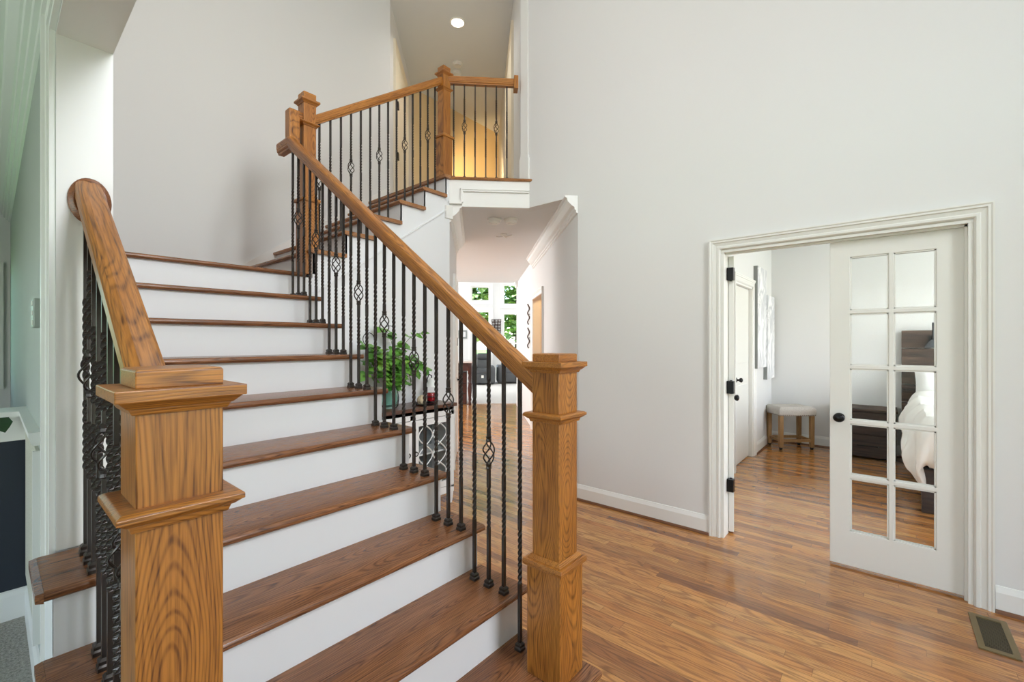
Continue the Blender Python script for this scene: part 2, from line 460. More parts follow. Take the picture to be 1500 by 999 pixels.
# ------------------------------------------------------------------ mesh helpers
class MB:
    def __init__(s, mtx=None):
        s.bm = bmesh.new()
        s.m = mtx or Matrix.Identity(4)
    def v(s, p):
        return s.bm.verts.new(s.m @ Vector(p))
    def hull(s, a, b):
        """two loops of equal length -> closed solid"""
        A = [s.v(p) for p in a]
        B = [s.v(p) for p in b]
        n = len(A)
        s.bm.faces.new(A[::-1])
        s.bm.faces.new(B)
        for i in range(n):
            s.bm.faces.new((A[i], A[(i + 1) % n], B[(i + 1) % n], B[i]))
        return s
    def box(s, x0, x1, y0, y1, z0, z1):
        if x1 < x0: x0, x1 = x1, x0
        if y1 < y0: y0, y1 = y1, y0
        if z1 < z0: z0, z1 = z1, z0
        q = lambda z: [(x0, y0, z), (x1, y0, z), (x1, y1, z), (x0, y1, z)]
        return s.hull(q(z0), q(z1))
    def frustum(s, cx, cy, z0, z1, h0, h1):
        q = lambda h, z: [(cx - h, cy - h, z), (cx + h, cy - h, z), (cx + h, cy + h, z), (cx - h, cy + h, z)]
        return s.hull(q(h0, z0), q(h1, z1))
    def prism(s, pts, z0, z1):
        return s.hull([(x, y, z0) for x, y in pts], [(x, y, z1) for x, y in pts])
    def loops(s, rings, cap=True, closed=True):
        V = [[s.v(p) for p in r] for r in rings]
        n = len(V[0])
        for a, b in zip(V, V[1:]):
            for i in range(n if closed else n - 1):
                s.bm.faces.new((a[i], a[(i + 1) % n], b[(i + 1) % n], b[i]))
        if cap and closed:
            s.bm.faces.new(V[0][::-1])
            s.bm.faces.new(V[-1])
        return s
    def lathe(s, cx, cy, prof, n=20):
        return s.loops([[(cx + r * math.cos(2 * math.pi * i / n), cy + r * math.sin(2 * math.pi * i / n), z) for i in range(n)] for r, z in prof])
    def tube(s, pts, r, n=8):
        pts = [Vector(p) for p in pts]
        rings = []
        up = Vector((0, 0, 1))
        prev = None
        for i, p in enumerate(pts):
            t = (pts[min(i + 1, len(pts) - 1)] - pts[max(i - 1, 0)]).normalized()
            if prev is None:
                a = t.cross(up)
                if a.length < .1:
                    a = t.cross(Vector((1, 0, 0)))
                a.normalize()
            else:
                a = (prev - t * prev.dot(t)).normalized()
            prev = a
            b = t.cross(a)
            rr = r[i] if isinstance(r, (list, tuple)) else r
            rings.append([p + a * rr * math.cos(2 * math.pi * k / n) + b * rr * math.sin(2 * math.pi * k / n) for k in range(n)])
        return s.loops(rings)
    def ball(s, c, rx, ry=None, rz=None, seg=14, rng=9, jit=0):
        ry = ry or rx
        rz = rz or rx
        rings = []
        for j in range(1, rng):
            th = math.pi * j / rng
            rings.append([(c[0] + rx * math.sin(th) * math.cos(2 * math.pi * i / seg), c[1] + ry * math.sin(th) * math.sin(2 * math.pi * i / seg), c[2] - rz * math.cos(th)) for i in range(seg)])
        return s.loops(rings)
    def grid(s, f, nu, nv):
        V = [[s.v(f(i / nu, j / nv)) for j in range(nv + 1)] for i in range(nu + 1)]
        for i in range(nu):
            for j in range(nv):
                s.bm.faces.new((V[i][j], V[i + 1][j], V[i + 1][j + 1], V[i][j + 1]))
        return s
    def sweep(s, p0, p1, prof, side):
        """straight moulding from p0 to p1 (xy), profile [(out, z)], side = +1/-1 picks the side of the line"""
        d = (Vector(p1) - Vector(p0)).normalized()
        nrm = Vector((-d.y, d.x)) * side
        A = [(p0[0] + nrm.x * o, p0[1] + nrm.y * o, z) for o, z in prof]
        B = [(p1[0] + nrm.x * o, p1[1] + nrm.y * o, z) for o, z in prof]
        return s.hull(A, B)
    def holes(s, a0, a1, z0, z1, t0, t1, holes, axis='x'):
        """slab in the plane (a, z), thickness t0..t1, with rectangular holes (a0,a1,z0,z1)"""
        A = sorted(set([a0, a1] + [h[0] for h in holes] + [h[1] for h in holes]))
        Z = sorted(set([z0, z1] + [h[2] for h in holes] + [h[3] for h in holes]))
        A = [a for a in A if a0 <= a <= a1]
        Z = [z for z in Z if z0 <= z <= z1]
        def solid(i, j):
            if i < 0 or j < 0 or i >= len(A) - 1 or j >= len(Z) - 1:
                return False
            ca, cz = (A[i] + A[i + 1]) / 2, (Z[j] + Z[j + 1]) / 2
            return not any(h[0] < ca < h[1] and h[2] < cz < h[3] for h in holes)
        P = (lambda a, t, z: (a, t, z)) if axis == 'x' else (lambda a, t, z: (t, a, z))
        cache = {}
        def V(a, t, z):
            k = (a, t, z)
            if k not in cache:
                cache[k] = s.v(P(a, t, z))
            return cache[k]
        for i in range(len(A) - 1):
            for j in range(len(Z) - 1):
                if not solid(i, j):
                    continue
                a, b, c, d = A[i], A[i + 1], Z[j], Z[j + 1]
                s.bm.faces.new((V(a, t0, c), V(b, t0, c), V(b, t0, d), V(a, t0, d)))
                s.bm.faces.new((V(a, t1, c), V(a, t1, d), V(b, t1, d), V(b, t1, c)))
                if not solid(i - 1, j): s.bm.faces.new((V(a, t0, c), V(a, t0, d), V(a, t1, d), V(a, t1, c)))
                if not solid(i + 1, j): s.bm.faces.new((V(b, t0, c), V(b, t1, c), V(b, t1, d), V(b, t0, d)))
                if not solid(i, j - 1): s.bm.faces.new((V(a, t0, c), V(a, t1, c), V(b, t1, c), V(b, t0, c)))
                if not solid(i, j + 1): s.bm.faces.new((V(a, t0, d), V(b, t0, d), V(b, t1, d), V(a, t1, d)))
        return s

def root_matrix(o):
    return Matrix.Translation(o.location) @ Matrix.Rotation(o.rotation_euler.z, 4, 'Z')

def thing(name, label, cat, loc=(0, 0, 0), rz=0, group=None):
    o = bpy.data.objects.new(name, None)
    C.objects.link(o)
    o.empty_display_size = .05
    o.location = loc
    o.rotation_euler = (0, 0, rz)
    o['label'] = label
    o['category'] = cat
    if group: o['group'] = group
    return o

def top(o):
    while o.parent: o = o.parent
    return o

def put(name, mb, m, parent=None, smooth=False, bev=0, label=None, local=False, seg=2, sub=0):
    """link the mesh (built in world coordinates) as one object; children are moved into their root's frame"""
    bm = mb.bm
    bmesh.ops.recalc_face_normals(bm, faces=bm.faces)
    if bev:
        es = [e for e in bm.edges if len(e.link_faces) == 2 and e.calc_face_angle(0) > .5]
        bmesh.ops.bevel(bm, geom=es, offset=bev, segments=seg, affect='EDGES', profile=.5, clamp_overlap=True)
    me = bpy.data.meshes.new(name)
    bm.to_mesh(me)
    bm.free()
    me.materials.append(m)
    if parent is not None and not local:
        me.transform(root_matrix(top(parent)).inverted())
    if smooth:
        for p in me.polygons: p.use_smooth = True
        try:
            me.set_sharp_from_angle(angle=R(40))
        except Exception:
            pass
    o = bpy.data.objects.new(name, me)
    C.objects.link(o)
    if parent is not None:
        o.parent = parent
    if sub:
        md = o.modifiers.new('subdivision', 'SUBSURF')
        md.levels = md.render_levels = sub
    if label: o['label'] = label
    return o

def struct(name, mb, m, **k):
    o = put(name, mb, m, **k)
    if o.parent is None:
        o['kind'] = 'structure'
    return o

def single(name, mb, m, label, cat, group=None, **k):
    o = put(name, mb, m, **k)
    o['label'] = label
    o['category'] = cat
    if group: o['group'] = group
    return o

DG = Matrix.Rotation(-math.pi / 4, 4, 'Z')       # diagonal frame of the hall: local x = q (across), local y = s (along)
def dg(q, s_):
    return (S2 * (q + s_), S2 * (s_ - q))

# ------------------------------------------------------------------ main measures
WR = 3.383          # foyer face of the right wall
ZC = 2.70           # hall and side room ceiling
ZB = 2.975          # balcony floor
ZT = 5.42           # foyer ceiling
RISE, RUN = .1893, .2524
N2 = 1.1417         # nosing of the second tread
UF = 4.47           # far wall of the landing

# ------------------------------------------------------------------ shell
struct('floor', MB().box(.125, 16.5, -2.75, 16.5, -.12, 0), M['floor'])
struct('floor_side_room', MB().box(-4.1, .125, -2.75, 7.6, -.12, 0), M['carpet'])
struct('floor_living_room', MB(DG).box(-6, 3.4, 9.95, 16.3, 0.0005, .014), M['carpet2'])

mb = MB()
mb.box(.131, 7.2, -2.87, 6.4, ZT, ZT + .12)
struct('ceiling', mb, M['ceil'])
# hall ceiling / balcony slab
struct('ceiling_hall', MB().prism([(2.84, 3.19), (WR - .001, 2.649), (WR - .001, 2.7305), (WR + .1205, 2.7305), (WR + .1205, 2.16), dg(1.35, 4.2), dg(1.35, 9.599), dg(-6, 9.599), dg(-6, 6.2), (2.84, 4.62), (2.84, 3.21)], ZC, ZC + .05), M['ceil'])
struct('floor_balcony', MB().prism([(2.86, 3.22), (WR + .02, 2.70), (7.0, 6.3), (5.7, 7.4), (3.2, 7.4), (2.86, 4.62)], ZC + .06, ZB - .005), M['carpet2'])
struct('ceiling_side_room', MB().box(-4.1, .131, -2.75, 7.6, ZC, ZC + .1), M['ceil'])
struct('ceiling_bedroom', MB().box(WR + .12, 7.4, -3.1, 1.5, ZC, ZC + .1), M['ceil'])
struct('ceiling_living_room', MB(DG).box(-6.2, 3.4, 9.6, 16.7, 5.6, 5.7), M['ceil'])

# right wall of the foyer with the French door opening
OL, OR_, OT = .909, -.350, 2.055      # rough faces at the casing
mb = MB()
mb.holes(-2.75, 2.097, 0, ZC, WR, WR + .12, [(OR_, OL, -1, OT)], axis='y')
mb.box(WR, WR + .12, -2.75, 2.73, ZC, ZT)
struct('wall_right', mb, M['wall'])
# end of the upper wall: white corner trim with its little plinth
mb = MB()
mb.box(WR - .012, WR + .13, 2.66, 2.745, ZB + .0005, ZT)
mb.box(WR - .022, WR + .14, 2.645, 2.755, ZB + .0005, ZB + .21)
mb.box(WR - .018, WR + .135, 2.652, 2.75, ZB + .21, ZB + .235)
struct('trim_balcony_corner', mb, M['white'])

# hall walls (45 degrees)
mb = MB(DG)
# doorway hole on the right hall wall
mb.holes(3.88, 9.5, 0, ZC, .907, 1.03, [(5.95, 6.98, -1, 2.06)], axis='y')
struct('wall_hall_right', mb, M['wall'])
mb = MB(DG)
mb.box(-.37, -.2475, 4.264, 5.8, 0, ZC)
struct('wall_hall_left', mb, M['wall'])
mb = MB(DG)
mb.box(.90, 1.16, 9.5, 9.72, 0, ZC - .10)
mb.box(.87, 1.19, 9.47, 9.75, ZC - .12, ZC - .07)
mb.box(.85, 1.21, 9.45, 9.77, ZC - .07, ZC)
struct('column', mb, M['white'])

# rooms beyond
mb = MB(DG)
FW = 16.3
def pq(x, s_):                     # across position seen at picture column x, s_ metres down the hall
    return s_ * math.tan(R(4.709) + math.atan((x - 750) / 648.6))
def pz(y, s_):
    return 1.4 - (y - 500.6) * s_ / 648.6
wins = []
for (xa, xb, ya, yb) in ((689.5, 718, 419, 442), (736.5, 761, 416, 447), (689.5, 718, 455, 548), (736.5, 761, 458, 548)):
    wins.append((pq(xa, FW), pq(xb, FW), pz(yb, FW), pz(ya, FW)))
for (xa, xb) in ((620, 680), (684, 722), (732, 770), (774, 850)):
    wins.append((pq(xa, FW), pq(xb, FW), 3.78, 5.3))
mb.holes(-6, 3.4, 0, 5.6, FW, FW + .15, wins, axis='x')
struct('wall_living_room_back', mb, M['wall'])
struct('wall_living_room_right', MB(DG).box(3.4, 3.52, 9.6, 16.45, 0, 5.6), M['wall'])
struct('wall_living_room_left', MB(DG).box(-6.15, -6, 5.6, 16.45, 0, 5.6), M['wall'])
struct('wall_living_room_front', MB(DG).box(-6, 3.4, 9.6, 9.7, ZC, 5.6), M['wall'])
struct('wall_living_room_side', MB(DG).box(1.2, 3.4, 9.605, 9.695, 0, ZC - .001), M['wall'])
struct('wall_kitchen_near', MB(DG).box(-6, -.375, 5.65, 5.78, 0, ZC), M['wall'])
for i, (a, b, c, d) in enumerate(wins):
    wv = MB(DG)
    m_ = (c + d) / 2
    hh_ = [(a + .06, b - .06, c + .06, d - .06)] if i < 2 or i > 3 else [(a + .06, b - .06, c + .06, m_ - .03), (a + .06, b - .06, m_ + .03, d - .06)]
    wv.holes(a, b, c, d, FW + .02, FW + .10, hh_)
    gm = .1 if i < 4 else .018
    wv.holes(a - gm, b + gm, c - gm, d + gm, FW - .02, FW - .0005, [(a, b, c, d)])
    wo = struct('window_%d' % (i + 1), wv, M['white'])
    put('window_pane', MB(DG).box(a + .05, b - .05, FW + .055, FW + .062, c + .05, d - .05), M['glass'], wo)

# room seen through the hall doorway: warm tan wall
struct('wall_hall_room', MB(DG).box(2.0, 2.1, 4.6, 9.0, 0, ZC), M['tan'])
struct('wall_hall_room_end', MB(DG).box(1.04, 2.0, 7.6, 7.7, 0, ZC), M['tan'])
struct('wall_hall_room_near', MB(DG).box(1.04, 2.0, 4.9, 5.0, 0, ZC), M['tan'])
struct('ceiling_hall_room', MB(DG).box(1.36, 2.1, 4.6, 9.0, ZC, ZC + .05), M['ceil'])

# wall under the upper flight, stair stringers drawn with the stairs below
# far landing wall, left stair wall and header over the wide opening
struct('wall_landing', MB().box(.262, 3.05, UF, UF + .12, 0, ZT), M['wall'])
mb = MB()
mb.box(.131, .262, 1.95, UF + .12, 0, ZT)
mb.box(.131, .262, -2.75, 1.95, 2.355, ZT)
struct('wall_left', mb, M['wall'])
mb = MB()
WO = [(.5, 1.7, .05, 2.2), (.45, 1.75, 2.65, 4.75)]
mb.holes(.131, WR + .12, 0, ZT, -2.87, -2.75, WO, axis='x')
mb.holes(-4.1, .131, 0, ZC, -2.87, -2.75, [], axis='x')
struct('wall_front', mb, M['wall'])
for i, (a, b, c, d) in enumerate(WO):
    wv = MB()
    m_ = (a + b) / 2
    wv.holes(a, b, c, d, -2.85, -2.77, [(a + .07, m_ - .04, c + .07, d - .07), (m_ + .04, b - .07, c + .07, d - .07)])
    wo = struct('window_%d' % (i + 9), wv, M['white'])
    put('window_pane', MB().box(a + .05, b - .05, -2.815, -2.809, c + .05, d - .05), M['glass'], wo)

# upstairs hall
struct('wall_upper_left', MB(DG).holes(5.317, 7.15, ZB, ZT, -1.12, -1.004, [], axis='y'), M['wall'])
struct('wall_upper_back', MB().box(4.30, 6.5, 5.74, 5.86, ZB, ZT), M['gold'])
struct('wall_upper_right', MB(DG).box(.44, .55, 4.36, 8.75, ZB, ZT), M['wall'])
struct('wall_upper_end', MB().prism([(WR, 2.7305), (WR + .12, 2.7305), (WR + .12, 2.88), (WR + .005, 2.765)], ZB, ZT), M['wall'])

# side room beyond the left wall: facing slab coloured for reflected green and shade
struct('wall_side_room_facing', MB().box(.1295, .1309, 2.0425, 6.49, 0, ZC - .001), M['green_spill'])
mb = MB()
mb.holes(-4.1, .131, 0, ZC, 6.5, 6.62, [(-1.0, .085, .95, 2.16)], axis='x')
struct('wall_side_room_back', mb, M['wall'])
mb = MB()
mb.holes(-2.75, 6.62, 0, ZC, -4.22, -4.1, [(-.9, 2.7, .5, 2.4)], axis='y')
struct('wall_side_room_left', mb, M['wall'])
struct('wall_side_room_right', MB().box(.131, .262, UF + .12, 6.62, 0, ZC), M['wall'])
wv = MB()
wv.holes(-1.0, .085, .95, 2.16, 6.47, 6.55, [(-.95, .035, 1.0, 2.11)])
wo = struct('window_11', wv, M['white'])
put('window_pane', MB().box(-.95, .04, 6.53, 6.536, 1.0, 2.11), M['leafglass'], wo)
wv = MB()
wv.holes(-.9, 2.7, .5, 2.4, -4.2, -4.12, [(-.83, .86, .57, 2.33), (.94, 2.63, .57, 2.33)], axis='y')
wo = struct('window_12', wv, M['white'])
put('window_pane', MB().box(-4.165, -4.159, -.85, 2.65, .55, 2.35), M['glass'], wo)
# navy half wall with a white ledge
mb = MB()
mb.box(-2.2, .131, 3.38, 3.52, 0, .90)
struct('wall_half_height', mb, M['navy'])
mb = MB()
mb.box(-2.2, .131, 3.365, 3.535, .90, 1.02)
mb.box(-2.2, .131, 3.33, 3.57, 1.02, 1.05)
mb.sweep((-2.2, 3.38), (.131, 3.38), [(0, 0), (.016, 0), (.016, .12), (.008, .14), (0, .145)], -1)
struct('trim_half_wall', mb, M['white'])
# wainscot panel and chair rail along the wall
mb = MB()
mb.box(.118, .131, 2.56, 3.365, .21, .97)
struct('trim_wainscot_panel', mb, M['beige'])
mb = MB()
mb.box(.108, .1305, 2.545, 2.56, .21, .97)
mb.hull([(.131, 2.5, 1.0), (.105, 2.5, 1.0), (.095, 2.5, 1.03), (.095, 2.5, 1.05), (.131, 2.5, 1.05)], [(.131, 3.33, 1.0), (.105, 3.33, 1.0), (.095, 3.33, 1.03), (.095, 3.33, 1.05), (.131, 3.33, 1.05)])
struct('trim_chair_rail', mb, M['white'])
struct('baseboard_side_room', MB().sweep((.131, 2.04), (.131, 3.36), [(0, 0), (.016, 0), (.016, .12), (.008, .14), (0, .145)], 1), M['white'])
# crown in side room
CROWN = [(0, ZC), (.125, ZC), (.125, ZC - .014), (.112, ZC - .016), (.108, ZC - .03), (.092, ZC - .034), (.086, ZC - .05), (.06, ZC - .078), (.052, ZC - .08), (.048, ZC - .1), (.034, ZC - .104), (.030, ZC - .122), (.016, ZC - .126), (.012, ZC - .14), (0, ZC - .145)]
struct('trim_crown_side_room', MB().sweep((.131, 1.2), (.131, 6.5), CROWN, 1), M['white'])

# wide opening: jamb face, casing legs and head casing
mb = MB()
mb.box(.131, .262, 1.938, 1.9495, .76, 2.355)
mb.box(.131, .262, -2.0, 1.938, 2.343, 2.3545)
struct('trim_opening_lining', mb, M['white'])
mb = MB()
for o0, o1, th in ((0, .022, .014), (.022, .07, .019), (.07, .092, .028)):
    mb.box(.131 - th, .1305, 1.95 + o0, 1.95 + o1, 0, 2.355 + o1)
    mb.box(.131 - th, .1305, -2.0, 1.95 + o0, 2.355 + o0, 2.355 + o1)
struct('trim_opening_casing', mb, M['white'])

# bedroom
BV, BU = 7.18, 1.256
mb = MB()
mb.holes(WR + .12, BV, 0, ZC, BU, BU + .12, [(5.2, 6.03, -1, 2.06)], axis='x')
struct('wall_bedroom_left', mb, M['wall'])
struct('wall_bedroom_back', MB().box(BV, BV + .12, -3.2, BU + .12, 0, ZC), M['wall'])
mb = MB()
mb.holes(WR + .12, BV, 0, ZC, -3.22, -3.1, [(4.1, 6.7, .75, 2.35)], axis='x')
struct('wall_bedroom_front', mb, M['wall'])
wv = MB()
wv.holes(4.1, 6.7, .75, 2.35, -3.2, -3.12, [(4.17, 5.36, .82, 2.28), (5.44, 6.63, .82, 2.28)])
wo = struct('window_13', wv, M['white'])
put('window_pane', MB().box(4.15, 6.65, -3.165, -3.159, .8, 2.3), M['glass'], wo)

BASE = [(0, 0), (.016, 0), (.016, .105), (.011, .118), (.007, .128), (.005, .135), (0, .137)]
SHOE = [(.016, 0), (.03, 0), (.028, .01), (.022, .017), (.016, .018)]
def baseboard(name, p0, p1, side, mtx=None, shoe=True):
    o = struct(name, MB(mtx).sweep(p0, p1, BASE, side), M['white'])
    if shoe:
        struct(name + '_shoe', MB(mtx).sweep(p0, p1, SHOE, side), M['shoe'])
baseboard('baseboard_right', (WR, .982), (WR, 2.097), 1)
baseboard('baseboard_right_near', (WR, -2.74), (WR, -.427), 1)
baseboard('baseboard_hall_right', (.907, 3.88), (.907, 5.86), 1, DG)
baseboard('baseboard_bedroom_back', (BV, BU), (BV, -3.1), -1)
baseboard('baseboard_bedroom_left', (6.115, BU), (BV, BU), -1)
baseboard('baseboard_living_room', (-6, FW), (3.4, FW), -1, DG, False)

# crown mouldings of the hall
CR2 = [(0, ZC), (.115, ZC), (.115, ZC - .014), (.098, ZC - .022), (.09, ZC - .05), (.055, ZC - .085), (.03, ZC - .10), (.028, ZC - .125), (.016, ZC - .13), (.014, ZC - .15), (0, ZC - .155)]
struct('trim_crown_hall_right', MB(DG).sweep((.907, 3.88), (.907, 6.9), CR2, 1), M['white'])
struct('trim_crown_hall_left', MB(DG).sweep((-.2475, 4.264), (-.2475, 5.8), CR2, -1), M['white'])

# casings
def casing(mb, a0, a1, z1, f, w_=.073, prof=((0, .008), (.008, .016), (.02, .016), (.026, .012), (.046, .018), (.05, .024), (.06, .024), (.066, .028), (.073, .028)), z0=0):
    """U shaped casing, mitred; f(a, z, d) -> point"""
    k = w_ / .073
    P = [(0, 0)] + [(a * k, d) for a, d in prof] + [(w_, 0)]
    path = lambda o: [(a0 - o, z0), (a0 - o, z1 + o), (a1 + o, z1 + o), (a1 + o, z0)]
    rings = []
    for i in range(4):
        rings.append([f(path(o)[i][0], path(o)[i][1], d) for o, d in P])
    mb.loops(rings)
    return mb
mb = MB()
casing(mb, OR_, OL, OT, lambda a, z, d: (WR - d, a, z), .074)
mb.box(WR - .001, WR + .121, OL - .0005, OL - .02, 0, OT - .021)
mb.box(WR - .001, WR + .121, OR_ + .0005, OR_ + .02, 0, OT - .021)
mb.box(WR - .001, WR + .121, OR_ + .0005, OL - .0005, OT - .02, OT - .0005)
mb.box(WR + .03, WR + .05, OR_ + .02, OR_ + .032, 0, OT - .02)
mb.box(WR + .03, WR + .05, OR_ + .02, OL - .02, OT - .032, OT - .02)
struct('trim_french_door_casing', mb, M['doorwhite'])
mb = MB()
casing(mb, 5.2, 6.03, 2.06, lambda a, z, d: (a, BU - d, z), .085)
mb.box(5.2, 5.22, BU, BU + .12, 0, 2.06)
mb.box(6.01, 6.03, BU, BU + .12, 0, 2.06)
mb.box(5.2, 6.03, BU, BU + .12, 2.04, 2.06)
struct('trim_bedroom_door_casing', mb, M['white'])
mb = MB(DG)
casing(mb, 5.95, 6.98, 2.06, lambda a, z, d: (.907 - d, a, z), .085)
mb.box(.907, 1.03, 5.95, 5.97, 0, 2.06)
mb.box(.907, 1.03, 6.96, 6.98, 0, 2.06)
struct('trim_hall_door_casing', mb, M['white'])
mb = MB(DG)
casing(mb, 4.95, 5.62, 2.06, lambda a, z, d: (-.2475 + d, a, z), .085)
struct('trim_hall_left_casing', mb, M['white'])
mb = MB(DG)
casing(mb, 5.62, 6.5, ZB + 2.06, lambda a, z, d: (-1.004 + d, a, z), .09, z0=ZB)
struct('trim_upper_left_casing', mb, M['cream'])
mb = MB(DG)
casing(mb, 5.2, 6.1, ZB + 2.06, lambda a, z, d: (.44 - d, a, z), .09, z0=ZB)
struct('trim_upper_right_casing', mb, M['cream'])

# ------------------------------------------------------------------ doors
def knob(parent, c, axis, name='door_knob', m=None, r=.027, mtx=None):
    mb = MB(mtx)
    prof = [(.026, 0), (.026, .008), (.011, .012), (.011, .03), (.02, .036), (r, .05), (r * .9, .06), (r * .5, .068), (.003, .07)]
    rings = []
    A = Vector(axis).normalized()
    B = A.cross(Vector((0, 0, 1))).normalized()
    for rr, h in prof:
        rings.append([Vector(c) + A * h + B * rr * math.cos(t * math.pi / 8) * 1.12 + Vector((0, 0, 1)) * rr * math.sin(t * math.pi / 8) for t in range(16)])
    mb.loops(rings)
    return put(name, mb, m or M['black'], parent, smooth=True)

def french_leaf(name, mtx):
    """leaf in local frame: x along the width from the hinge, y thickness, z up"""
    mb = MB(mtx)
    Wd, z0, z1 = .605, .014, 2.024
    gx0, gx1, gz0, gz1 = .118, .502, .228, 1.922
    mu = .012
    hs = []
    zs = [gz0 + (gz1 - gz0) * i / 5 for i in range(6)]
    xm = (gx0 + gx1) / 2
    for i in range(5):
        for (p, q) in ((gx0, xm - mu), (xm + mu, gx1)):
            hs.append((p, q, zs[i] + (mu if i else 0), zs[i + 1] - (mu if i < 4 else 0)))
    mb.holes(0, Wd, z0, z1, -.0175, .0175, hs, axis='x')
    o = struct(name, mb, M['doorwhite'], bev=.0035)
    mb = MB(mtx)
    for h in hs:        # glazing beads
        for sy in (-1, 1):
            b = .007
            yy = (.006 * sy, .013 * sy)
            mb.box(h[0], h[0] + b, *yy, h[2], h[3]); mb.box(h[1] - b, h[1], *yy, h[2], h[3])
            mb.box(h[0], h[1], *yy, h[2], h[2] + b); mb.box(h[0], h[1], *yy, h[3] - b, h[3])
    put('glazing_bead', mb, M['doorwhite'], o)
    mb = MB(mtx)
    for h in hs:
        mb.box(h[0], h[1], -.002, .002, h[2], h[3])
    put('door_glass', mb, M['glass'], o)
    knob(o, (.556, -.0175, .93), (0, -1, 0), mtx=mtx)
    knob(o, (.556, .0175, .93), (0, 1, 0), mtx=mtx)
    return o
# right leaf, closed: hinge at u=-.327 on v=3.455, width toward +u
ml = Matrix.Translation((WR + .07, -.327, 0)) @ Matrix.Rotation(R(90), 4, 'Z') @ Matrix.Scale(-1, 4, (0, 1, 0))
french_leaf('door_1', ml)
# left leaf, swung open into the bedroom
ml = Matrix.Translation((WR + .115, .868, 0)) @ Matrix.Rotation(R(90 - 73.3), 4, 'Z')
d2 = french_leaf('door_2', ml)
for z in (.36, 1.07, 1.89):
    mb = MB()
    mb.box(WR + .07, WR + .112, .845, .888, z - .045, z + .045)
    mb.lathe(WR + .108, .868, [(.008, z - .05), (.008, z + .05)], 10)
    put('hinge', mb, M['black'], d2, label='black butt hinge')
# closet door of the bedroom
mb = MB()
mb.box(5.225, 6.005, BU + .04, BU + .075, .01, 2.035)
for (a, b) in ((.12, .9), (1.05, 1.9)):
    mb.box(5.33, 5.9, BU + .034, BU + .045, a + .1, b)
d3 = struct('door_3', mb, M['doorwhite'], bev=.003)
knob(d3, (5.42, BU + .04, .97), (0, -1, 0))
put('latch_plate', MB().box(5.26, 5.30, BU + .03, BU + .04, 1.12, 1.17), M['black'], d3)
# hall left door
mb = MB(DG)
mb.box(-.2475, -.232, 4.955, 5.615, .01, 2.05)
for (a, b) in ((.15, .95), (1.1, 1.95)):
    mb.box(-.236, -.226, 5.05, 5.52, a, b)
d4 = struct('door_4', mb, M['doorwhite'], bev=.003)
mbk = knob(d4, (-.232, 5.52, .93), (1, 0, 0), mtx=DG)
put('hinge', MB(DG).box(-.232, -.222, 5.56, 5.6, 1.35, 1.45), M['black'], d4)
# upstairs left door
mb = MB(DG)
mb.box(-1.004, -.99, 5.625, 6.495, ZB, ZB + 2.055)
d5 = struct('door_5', mb, M['cream'], bev=.003)
for z in (3.74, 4.38):
    put('hinge', MB(DG).box(-.99, -.965, 5.66, 5.73, z - .04, z + .04), M['black'], d5, label='black butt hinge')
mb = MB(DG)
mb.box(.425, .44, 5.205, 6.095, ZB, ZB + 2.055)
struct('door_6', mb, M['cream'], bev=.003)

# ------------------------------------------------------------------ staircase
VL, VR = .19, 1.349           # baluster lines
VSR = 1.434                   # outer stringer face right
VSL = .108
US = 3.19                     # outer stringer face of the upper flight
nose = lambda k: N2 + RUN * (k - 2)
RU, RV = .1795, .2535         # upper flight rise and run
Z10 = RISE * 10
vn = lambda k: 1.488 + RV * (k - 11)
zk = lambda k: RISE * k if k <= 10 else Z10 + RU * (k - 10)
stair = thing('staircase', 'oak and white staircase climbing from the foyer, turning right at a landing', 'staircase', (1.0, 1.0, 0))

def tread_prof(y0, y1, z):
    """profile in (run, z): rounded nosing at y0"""
    r = .0145
    pts = [(y1, z - .029), (y1, z)]
    pts += [(y0 + r - r * math.sin(t), z - .0145 + r * math.cos(t)) for t in [math.pi * i / 8 for i in range(9)]]
    return pts
for k in range(1, 11):
    z = RISE * k
    y0 = nose(k) if k > 1 else .80
    y1 = nose(k + 1) + .032
    vl = .08 if k <= 4 else .263
    mb = MB()
    if k < 10:
        P = tread_prof(y0, y1, z)
        mb.hull([(vl + .01, y, zz) for y, zz in P], [(VR + .108, y, zz) for y, zz in P])
        if k <= 4:                                   # mitred side return on the open left
            mb.hull([(vl - .006, y0 + .006, z - .026), (vl - .006, y1, z - .026), (vl - .006, y1, z - .004), (vl - .006, y0 + .006, z - .004)],
                    [(vl + .0095, y0, z - .029), (vl + .0095, y1, z - .029), (vl + .0095, y1, z), (vl + .0095, y0, z)])
    else:                                            # landing
        P = tread_prof(nose(10), UF, z)
        mb.hull([(.263, y, zz) for y, zz in P], [(1.46, y, zz) for y, zz in P])
    put('tread' if k < 10 else 'landing', mb, M['tread'], stair, smooth=True)
    # cove under nosing
    # riser k
    ry = (y0 + .03)
    zb = RISE * (k - 1)
    put('riser', MB().box(VSL if k <= 4 else .263, VSR, ry, ry + .018, zb, z - .029), M['riser'], stair)
